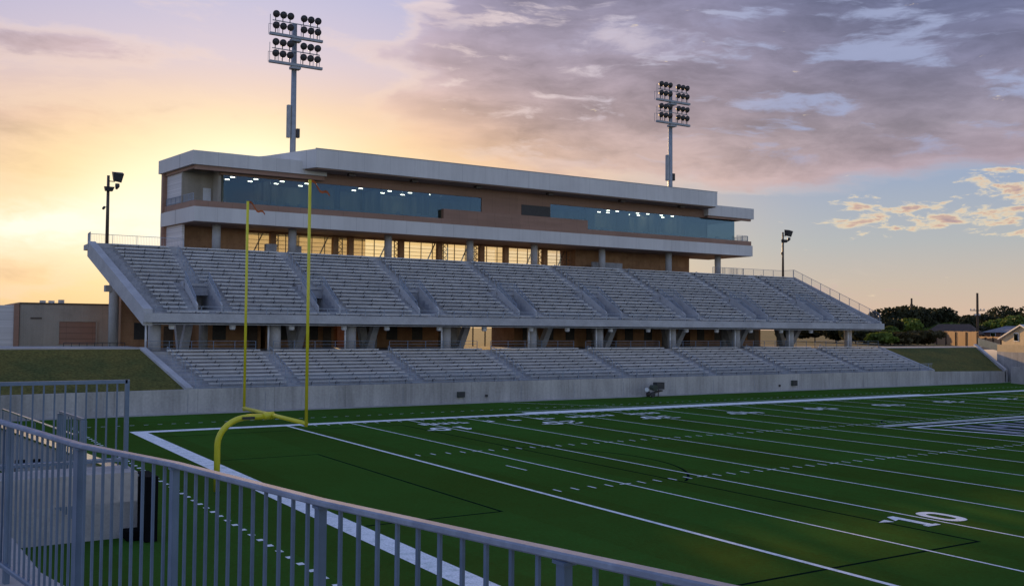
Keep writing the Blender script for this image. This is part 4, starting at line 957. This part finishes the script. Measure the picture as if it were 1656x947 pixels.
# ------------------------------------------------------------------ near concourse, railings, end wall
ZF = 5.07
def near_end():
    e = [(-22.02, -33.02), (-21.55, -36.0), (-21.2, -37.6), (-20.9, -38.7), (-20.4, -46.0)]
    MB().slab([(PX0, -46.0)] + [(-20.4, -46.0), (-20.82, -38.7), (-21.12, -37.6), (-21.42, -36.0), (-22.0, -33.0), (-22.2, -28.3), (PX0, -28.3)], ZF-0.35, ZF).build('concourse_floor', M['near_concrete'], kind='structure')
    # foreground guardrail
    base = [(-22.5, -31.6), (-22.29, -33.02), (-22.03, -34.73), (-21.75, -35.77), (-21.51, -37.09), (-21.28, -38.01), (-21.10, -38.69), (-20.9, -39.5), (-20.6, -41.0)]
    T = thing('guardrail', (-21.7, -36, ZF), 'near galvanised guardrail with a wide flat top rail curving across the foreground', 'railing')
    zt, zb = 6.16, ZF+0.13
    def path(z, w, h, nm, m):
        mb = MB()
        pts = [Vector((x, y, z)) for x, y in base]
        rings = []
        for k, p in enumerate(pts):
            d = (pts[min(k+1, len(pts)-1)]-pts[max(k-1, 0)]).normalized(); a = Vector((-d.y, d.x, 0)); i = len(mb.v)
            c = min(w, h)*0.22
            for u, v in ((-w/2, -h/2+c), (-w/2+c, -h/2), (w/2-c, -h/2), (w/2, -h/2+c), (w/2, h/2-c), (w/2-c, h/2), (-w/2+c, h/2), (-w/2, h/2-c)): mb.v.append(tuple(p+a*u+Vector((0, 0, v))))
            rings.append(i)
        for i, j in zip(rings, rings[1:]): mb.f += [(i+k, i+(k+1) % 8, j+(k+1) % 8, j+k) for k in range(8)]
        mb.f += [tuple(rings[0]+k for k in reversed(range(8))), tuple(rings[-1]+k for k in range(8))]
        mb.build(nm, m, T)
    path(zt-0.008, 0.050, 0.025, 'top_rail', M['sky_lit_steel']); path(zb, 0.05, 0.035, 'bottom_rail', M['galvanised'])
    # walk along the path: pickets every 0.118 m, posts at measured spots
    posts = [(-22.24, -33.2), (-22.03, -34.73), (-21.75, -35.77), (-21.51, -37.09), (-21.21, -38.3), (-20.9, -39.5)]
    pk = []; acc = 0.0
    for (a, b) in zip(base, base[1:]):
        a, b = Vector(a), Vector(b); L = (b-a).length; s = acc
        while s < L: pk.append((a.lerp(b, s/L), (b-a).normalized())); s += 0.112
        acc = s-L
    for p, d in pk:
        if any((Vector(q)-p).length < 0.055 for q in posts): continue
        if p.y < -40.4: continue
        mb = MB(); a = Vector((-d.y, d.x)); w = 0.0064
        pts = [p+d*w+a*w, p-d*w+a*w, p-d*w-a*w, p+d*w-a*w]
        mb.hexa([(q.x, q.y, zb+0.017) for q in pts], [(q.x, q.y, zt-0.021) for q in pts]); mb.build('picket', M['galvanised'], T)
    for q, wid in zip(posts, (0.027, 0.036, 0.021, 0.018, 0.018, 0.018)):
        q = Vector(q); d = Vector((0.15, -0.988)); a = Vector((0.988, 0.15)); mb = MB()
        hd = 0.017; pts = [q+d*wid+a*hd, q-d*wid+a*hd, q-d*wid-a*hd, q+d*wid-a*hd]
        mb.hexa([(r.x, r.y, ZF-0.25) for r in pts], [(r.x, r.y, zt-0.021) for r in pts])
        mb.box(q.x-0.06, q.x+0.06, q.y-0.06, q.y+0.06, ZF-0.26, ZF-0.245)
        mb.box(q.x-0.024, q.x+0.024, q.y-wid-0.012, q.y+wid+0.012, zt-0.032, zt-0.0212)
        mb.build('post', M['galvanised'], T)
    # second rail: across the head of the stair
    T2 = thing('guardrail', (-21.5, -27.9, ZF), 'square galvanised railing panel at left, standing behind the foreground guardrail', 'railing')
    xa, xb, yy, z2 = -26.0, -20.47, -27.9, 6.13
    MB().bar((xa, yy, z2), (xb, yy, z2), 0.05, 0.045).build('top_rail', M['galvanised'], T2)
    MB().bar((xa, yy, ZF+0.1), (xb, yy, ZF+0.1), 0.045, 0.035).build('bottom_rail', M['galvanised'], T2)
    x = xb-0.115
    while x > xa: MB().box(x-0.0095, x+0.0095, yy-0.0095, yy+0.0095, ZF+0.12, z2-0.024).build('picket', M['galvanised'], T2); x -= 0.117
    MB().box(xb-0.025, xb+0.025, yy-0.025, yy+0.025, ZF-0.3, z2+0.023).build('post', M['galvanised'], T2)
    MB().slab([(PX0, -28.28), (-20.4, -28.28), (-20.4, -27.6), (PX0, -27.6)], ZF-0.35, ZF-0.004).build('stair_landing', M['near_concrete'], kind='structure')
    # short rail further down the stair
    T3 = thing('stair_guard', (-19.1, -13.4, 3.4), 'short section of galvanised picket rail further off, above the concrete end wall', 'railing')
    MB().bar((-19.13, -12.2, 4.5), (-18.94, -14.75, 4.5), 0.06, 0.06).build('top_rail', M['galvanised'], T3)
    for k in range(9):
        t = k/8; x, y = lerp(-19.13, -18.94, t), lerp(-12.2, -14.75, t); w = 0.07 if k in (0, 8) else 0.02
        MB().box(x-w, x+w, y-w, y+w, 1.95, 4.47).build('post' if k in (0, 8) else 'picket', M['galvanised'], T3)
    # end wall with its return and the black pad
    W = thing('end_wall', (-17, -7, 0), 'low concrete wall behind the end zone, ending at the black pad', 'wall')
    MB().box(-22.0, -16.1, -7.2, -6.9, 0, 1.93).build('return_wall', M['near_concrete'], W)
    w = MB(); w.hexa([(-16.4, -6.898, 0), (-16.1, -6.898, 0), (-18.9, 16.0, 0), (-19.2, 16.0, 0)], [(-16.4, -6.898, 1.93), (-16.1, -6.898, 1.93), (-18.9, 16.0, 1.93), (-19.2, 16.0, 1.93)])
    w.build('long_wall', M['near_concrete'], W)
    c = MB(); c.hexa([(-16.48, -6.85, 1.933), (-16.0, -6.85, 1.933), (-18.8, 16.0, 1.933), (-19.3, 16.0, 1.933)], [(-16.48, -6.85, 2.02), (-16.0, -6.85, 2.02), (-18.8, 16.0, 2.02), (-19.3, 16.0, 2.02)]); 
    c.build('coping', M['polished_steel'], W); MB().box(-22.0, -16.0, -7.28, -6.853, 1.933, 1.99).build('return_coping', M['concrete'], W)
    P = thing('corner_pad', (-16.1, -8.0, 0), 'tall black foam pad wrapped on the end of the low concrete wall', 'pad')
    MB().box(-16.09, -15.72, -8.35, -6.88, 0.02, 2.05).build('cover', M['black_pad'], P)
    MB().box(-16.55, -16.1, -7.9, -7.22, 0.02, 0.3).build('foot_flap', M['black_pad'], P)
    hr = thing('handrail', (-18, -7.5, 2.0), 'low horizontal pipe rail above the return of the concrete end wall', 'handrail')
    MB().tube([(-22, -6.5, 2.45), (-16.4, -6.5, 2.45)], 0.03, 8).build('rail', M['galvanised'], hr)
    m = MB()
    for k in range(6): x = lerp(-21.8, -16.6, k/5); m.tube([(x, -6.5, 0.0), (x, -6.5, 2.42)], 0.025, 8)
    m.build('upright', M['galvanised'], hr)
    # stair rail beyond, catching the light
    s = thing('stair_handrail', (-17, 10, 0), 'long brown handrail sloping along the field wall at far left', 'handrail')
    MB().tube([(-17.6, 21.5, 2.0), (-16.1, 5.5, 2.0)], 0.05, 8).build('rail', M['polished_steel'], s)
    m = MB()
    for k in range(9): x, y = lerp(-17.6, -16.1, k/8), lerp(21.5, 5.5, k/8); m.tube([(x, y, 0), (x, y, 1.97)], 0.03, 8)
    m.build('upright', M['galvanised'], s)
    lb = ['leftmost black padded panel behind the concrete end wall', 'second black padded panel behind the end wall', 'third black padded panel behind the end wall', 'black padded panel behind the end wall, nearest the field']
    for k, x in enumerate((-20.9, -20.45, -19.45, -19.0)):
        q = thing('padded_panel', (x, -6.0, 0), lb[k], 'pad', 'black pads behind the end wall')
        MB().hexa([(x-0.15, -6.1, 0), (x+0.15, -6.1, 0), (x+0.15, -5.95, 0), (x-0.15, -5.95, 0)], [(x-0.15, -6.3, 2.55), (x+0.15, -6.3, 2.55), (x+0.15, -6.15, 2.55), (x-0.15, -6.15, 2.55)]).build('cover', M['black_pad'], q)
        MB().box(x-0.12, x+0.12, -6.32, -6.29, 2.2, 2.3).build('strap', M['deck_concrete'], q)
near_end()

# ------------------------------------------------------------------ right background
def ray(u, v): return (fw + rt*((u-828)/FOC) - up*((v-473.5)/FOC))
def ground_at(u, D, z=ZP):
    d = ray(u, 540); p = CAM+d*D; return Vector((p.x, p.y, z))
def crown(mb, c, rx, rz, n, leaf, rnd):
    lobes = []
    for k in range(9):
        a = rnd.uniform(0, 6.28); r = rnd.uniform(0.1, 0.75); h = rnd.uniform(-0.55, 0.75)
        lobes.append((Vector((c.x+math.cos(a)*r*rx*0.8, c.y+math.sin(a)*r*rx*0.8, c.z+h*rz*0.75)), rnd.uniform(0.32, 0.58)))
    for k in range(n):
        lc, s = lobes[k % len(lobes)]
        d = Vector((rnd.gauss(0, 1), rnd.gauss(0, 1), rnd.gauss(0, 1))).normalized(); r = rnd.uniform(0.5, 1.05)**0.6
        p = lc+Vector((d.x*rx*s*r, d.y*rx*s*r, d.z*rz*s*r))
        a = Vector((rnd.gauss(0, 1), rnd.gauss(0, 1), rnd.gauss(0, 1))).normalized(); b = a.orthogonal().normalized(); cc = a.cross(b); q = leaf*rnd.uniform(0.6, 1.3)
        mb.poly([p+b*q, p+cc*q*0.7, p-b*q, p-cc*q*0.7])
    return lobes
def tree(u, D, top, rx, m, lab, base=None, n=2600, seed=0, leaf=0.42):
    rnd = random.Random(seed); p = ground_at(u, D); h = top-ZP; rz = h*0.42
    c = Vector((p.x, p.y, top-rz*1.05))
    t = thing('tree', p, lab, 'tree', 'trees beyond the stadium')
    cr = MB(); lobes = crown(cr, c, rx, rz, n, leaf, rnd); 
    tk = MB(); tk.tube([p, p+Vector((0.1, 0.1, h*0.25)), Vector((p.x, p.y, c.z))], [h*0.035, h*0.026, h*0.012], 8)
    for lc, s in lobes[:6]: tk.tube([p+Vector((0, 0, h*0.28)), p.lerp(lc, 0.6)+Vector((0, 0, h*0.12)), lc], [h*0.018, h*0.011, h*0.005], 6)
    tk.build('trunk', M['bark'], t); cr.build('crown', m, t)
def right_side():
    spec = [(1428, 175, 9.3, 4.0, 'leaf_dark', 'dark tree just past the right end of the upper deck'), (1450, 200, 12.0, 6.0, 'leaf_dark', 'broad dark tree, leftmost big crown right of the stands'), (1478, 215, 12.4, 7.0, 'leaf_dark', 'dark rounded tree behind the left utility pole'),
            (1506, 220, 12.9, 6.5, 'leaf_dark', 'tallest dark tree right of the left utility pole'), (1468, 185, 9.6, 5.0, 'leaf_green', 'mid green bushy tree in front of the dark crowns at left'), (1440, 168, 7.6, 3.4, 'leaf_green', 'low green tree at the foot of the stand end'),
            (1556, 235, 11.4, 6.0, 'leaf_dark', 'dark tree left of the right utility pole'), (1532, 205, 8.8, 5.2, 'leaf_green', 'bright green low tree between the two utility poles'), (1570, 210, 8.6, 5.0, 'leaf_dark', 'dark low tree behind the sunlit fence'),
            (1602, 250, 12.4, 7.5, 'leaf_dark', 'dark tree right of the right utility pole'), (1640, 262, 14.4, 8.5, 'leaf_dark', 'tall dark tree at the right edge of the view'), (1615, 215, 9.8, 5.0, 'leaf_green', 'green rounded tree above the grey roof, left of the yellow green one'),
            (1640, 210, 10.6, 5.0, 'leaf_green', 'bright yellow green tree above the grey roof at the right edge'), (1668, 225, 11.0, 6.0, 'leaf_dark', 'dark tree cut by the right edge of the picture'),
            (1462, 160, 6.6, 3.6, 'leaf_olive', 'brownish shrub like tree left of the wooden fence'), (1496, 165, 6.9, 4.2, 'leaf_olive', 'olive brown shrubby tree touching the fence'), (1425, 158, 6.5, 2.6, 'leaf_green', 'small green sapling seen under the right end of the deck'), (1404, 165, 7.0, 3.2, 'leaf_dark', 'dark tree seen between the last columns under the deck'), (1384, 175, 7.5, 3.6, 'leaf_dark', 'dark tree seen left of the last column under the deck'), (1352, 190, 8.2, 4.6, 'leaf_dark', 'wide dark tree seen low under the right end of the deck'), (1318, 200, 8.0, 4.5, 'leaf_olive', 'olive tree seen under the deck, left of the wide dark tree'), (1286, 210, 8.0, 4.0, 'leaf_dark', 'dark tree under the deck farthest from the grass bank')]
    for i, (u, D, top, rx, m, lab) in enumerate(spec): tree(u, D, top, rx, M[m], lab, seed=i+3, n=1900 if D < 175 else 3000)
    def facade(u0, u1, D0, D1): return ground_at(u0, D0), ground_at(u1, D1)
    def wallbox(mb, a, b, z0, z1, th=0.12, off=0.0):
        d = (b-a).normalized(); n = Vector((-d.y, d.x, 0))
        A, B = a+n*off, b+n*off
        mb.hexa([(A.x, A.y, z0), (B.x, B.y, z0), (B.x+n.x*th, B.y+n.y*th, z0), (A.x+n.x*th, A.y+n.y*th, z0)], [(A.x, A.y, z1), (B.x, B.y, z1), (B.x+n.x*th, B.y+n.y*th, z1), (A.x+n.x*th, A.y+n.y*th, z1)])
    # fences turned so that the low sun rakes them
    for (u0, u1, D0, D1, z1, lab) in ((1516, 1582, 176, 156, 6.85, 'tall tan wooden fence catching the low sun, left of the right utility pole'), (1583, 1634, 162, 148, 6.05, 'lower tan wooden fence running to the right behind the sloping wall')):
        a, b = facade(u0, u1, D0, D1); f = thing('wooden_fence', (a+b)/2, lab, 'fence')
        mb = MB(); L = (b-a).length; n = int(L/0.16)
        for k in range(n):
            p, q = a.lerp(b, k/n), a.lerp(b, (k+0.93)/n); wallbox(mb, p, q, ZP, z1+random.uniform(-0.05, 0.05), 0.03)
        mb.build('boards', M['wood_fence'], f)
        mb = MB()
        for z in (ZP+0.4, z1-0.4): wallbox(mb, a, b, z-0.05, z+0.05, 0.05, 0.05)
        mb.build('rail', M['pole_wood'], f)
        for k in range(5):
            p = a.lerp(b, k/4); MB().box(p.x-0.07, p.x+0.07, p.y+0.12, p.y+0.26, ZP, z1-0.1).build('post', M['pole_wood'], f)
    # houses
    def house(u0, u1, D0, D1, z1, zr, depth, wm, rm, lab, gable=False, wins=4):
        a, b = facade(u0, u1, D0, D1); d = (b-a).normalized(); n = Vector((-d.y, d.x, 0))
        if (n.dot(rt) < 0) if gable else (n.dot(fw) < 0): n = -n
        h = thing('house', (a+b)/2, lab, 'house')
        pts = [a, b, b+n*depth, a+n*depth]
        w = MB()
        if not gable: w.hexa([(p.x, p.y, ZP) for p in pts], [(p.x, p.y, z1) for p in pts])
        else:
            m0, m1 = (a+b)/2, (a+b)/2+n*depth
            w.prism([(a.x, a.y, ZP), (b.x, b.y, ZP), (b.x, b.y, z1), (m0.x, m0.y, zr), (a.x, a.y, z1)], [(p.x, p.y, z) for p, z in ((pts[3], ZP), (pts[2], ZP), (pts[2], z1), (m1, zr), (pts[3], z1))])
        w.build('wall', wm, h)
        r = MB(); o = 0.5
        if not gable:
            A, B, Cc, Dd = a-d*o-n*o, b+d*o-n*o, b+d*o+n*(depth+o), a-d*o+n*(depth+o); m0, m1 = (a+n*depth/2+d*1.5), (b+n*depth/2-d*1.5)
            r.poly([(A.x, A.y, z1), (B.x, B.y, z1), (m1.x, m1.y, zr), (m0.x, m0.y, zr)]); r.poly([(Cc.x, Cc.y, z1), (Dd.x, Dd.y, z1), (m0.x, m0.y, zr), (m1.x, m1.y, zr)])
            r.poly([(B.x, B.y, z1), (Cc.x, Cc.y, z1), (m1.x, m1.y, zr)]); r.poly([(Dd.x, Dd.y, z1), (A.x, A.y, z1), (m0.x, m0.y, zr)]); r.poly([(A.x, A.y, z1-0.003), (Dd.x, Dd.y, z1-0.003), (Cc.x, Cc.y, z1-0.003), (B.x, B.y, z1-0.003)])
        else:
            for s, e in ((a, -1), (b, 1)):
                s0 = s+d*e*0.5-n*0.4; s1 = s+d*e*0.5+n*(depth+0.4); t0, t1 = (a+b)/2-n*0.4, (a+b)/2+n*(depth+0.4); sl = (zr-z1)/((b-a).length/2)
                zz = z1-0.5*sl+0.05
                q0 = [(s0.x, s0.y, zz), (s1.x, s1.y, zz), (t1.x, t1.y, zr+0.05), (t0.x, t0.y, zr+0.05)]; q1 = [(x, y, z+0.18) for x, y, z in q0]
                r.hexa(q0, q1)
        r.build('roof', rm, h)
        for k in range(wins):
            p = a.lerp(b, (k+0.6)/wins); q = p+d*1.3
            fr = MB(); wallbox(fr, p, q, ZP+1.0, ZP+2.3, 0.1, 0.0)
            fo = [(x-n.x*0.06, y-n.y*0.06, z) for x, y, z in fr.v]; fr.v = fo
            o_ = fr.build('window', M['white_lamp'], h)
            gl = MB(); wallbox(gl, p+d*0.12, q-d*0.12, ZP+1.12, ZP+2.18, 0.02, 0.0); gl.v = [(x-n.x*0.1, y-n.y*0.1, z) for x, y, z in gl.v]; gl.build('pane', M['house_glass'], o_)
    house(1592, 1662, 200, 190, 6.7, 8.0, 8, M['brick'], M['roof_grey'], 'low brick house with a pale grey roof behind the right fence')
    house(1497, 1576, 195, 190, 6.3, 8.3, 9, M['brick'], M['roof_brown'], 'low house with a dark brown roof behind the tall sunlit fence', wins=2)
    house(1620, 1690, 150, 138.5, 5.75, 7.7, 9, M['tan_siding'], M['white_panel'], 'tan gabled house end with a white roof edge, sunlit at the right edge', gable=True, wins=2)
    # utility poles
    for (u, D, top, lab, L) in ((1581, 180, 13.9, 'tall wooden utility pole rising above the wooden fence', 2.6), (1474.5, 212, 13.9, 'thin wooden utility pole poking above the dark trees at left', 2.0)):
        p = ground_at(u, D); t = thing('utility_pole', p, lab, 'utility pole')
        MB().tube([p, (p.x, p.y, top)], [0.26, 0.19], 8).build('pole', M['pole_wood'], t)
        d = Vector((0.8, -0.6, 0))
        for zz, LL in ((top-3.2, L), (top-4.2, L*0.35)):
            q = Vector((p.x, p.y, zz)); MB().bar(q-d*LL/2, q+d*LL/2, 0.12, 0.14).build('crossarm', M['pole_wood'], t)
            for s in (-0.9, -0.45, 0.45, 0.9): r = q+d*LL/2*s; MB().box(r.x-0.06, r.x+0.06, r.y-0.06, r.y+0.06, zz+0.08, zz+0.34).build('insulator', M['white_lamp'], t)
    # corner ramp walls at the right edge
    a, b = ground_at(1612, 139, 0), ground_at(1690, 128, 0)
    w = thing('ramp_wall', (a+b)/2, 'grey concrete ramp wall with a parapet coloured tan as if sunlit at the right edge', 'wall')
    m = MB(); wallbox(m, a, b, 0.0, 4.05, 0.3); m.build('wall_face', M['wall_concrete'], w)
    m = MB(); wallbox(m, a, b, 4.053, 5.05, 0.25, 0.02); m.build('parapet', M['tan_siding'], w)  # tan puts the low sun on this concrete into its colour
    a2, b2 = ground_at(1634, 131.5, 0), ground_at(1690, 124, 0)
    m = MB(); wallbox(m, a2, b2, 0.0, 2.2, 0.3); m.build('lower_wall', M['near_concrete'], w)
    c = MB(); q0, q1 = Vector((112.2, 45.3, 5.0)), Vector((113.4, 40.0, 3.6)); c.hexa([q0+Vector((0, 0, -0.2)), q1+Vector((0, 0, -0.2)), q1+Vector((0.2, 0, -0.2)), q0+Vector((0.2, 0, -0.2))], [q0+Vector((0, 0, 0.9)), q1+Vector((0, 0, 0.7)), q1+Vector((0.2, 0, 0.7)), q0+Vector((0.2, 0, 0.9))])
    c.build('stair_parapet', M['tan_siding'], label='pale sloping stair parapet just behind the sloping end wall', cat='wall')
right_side()
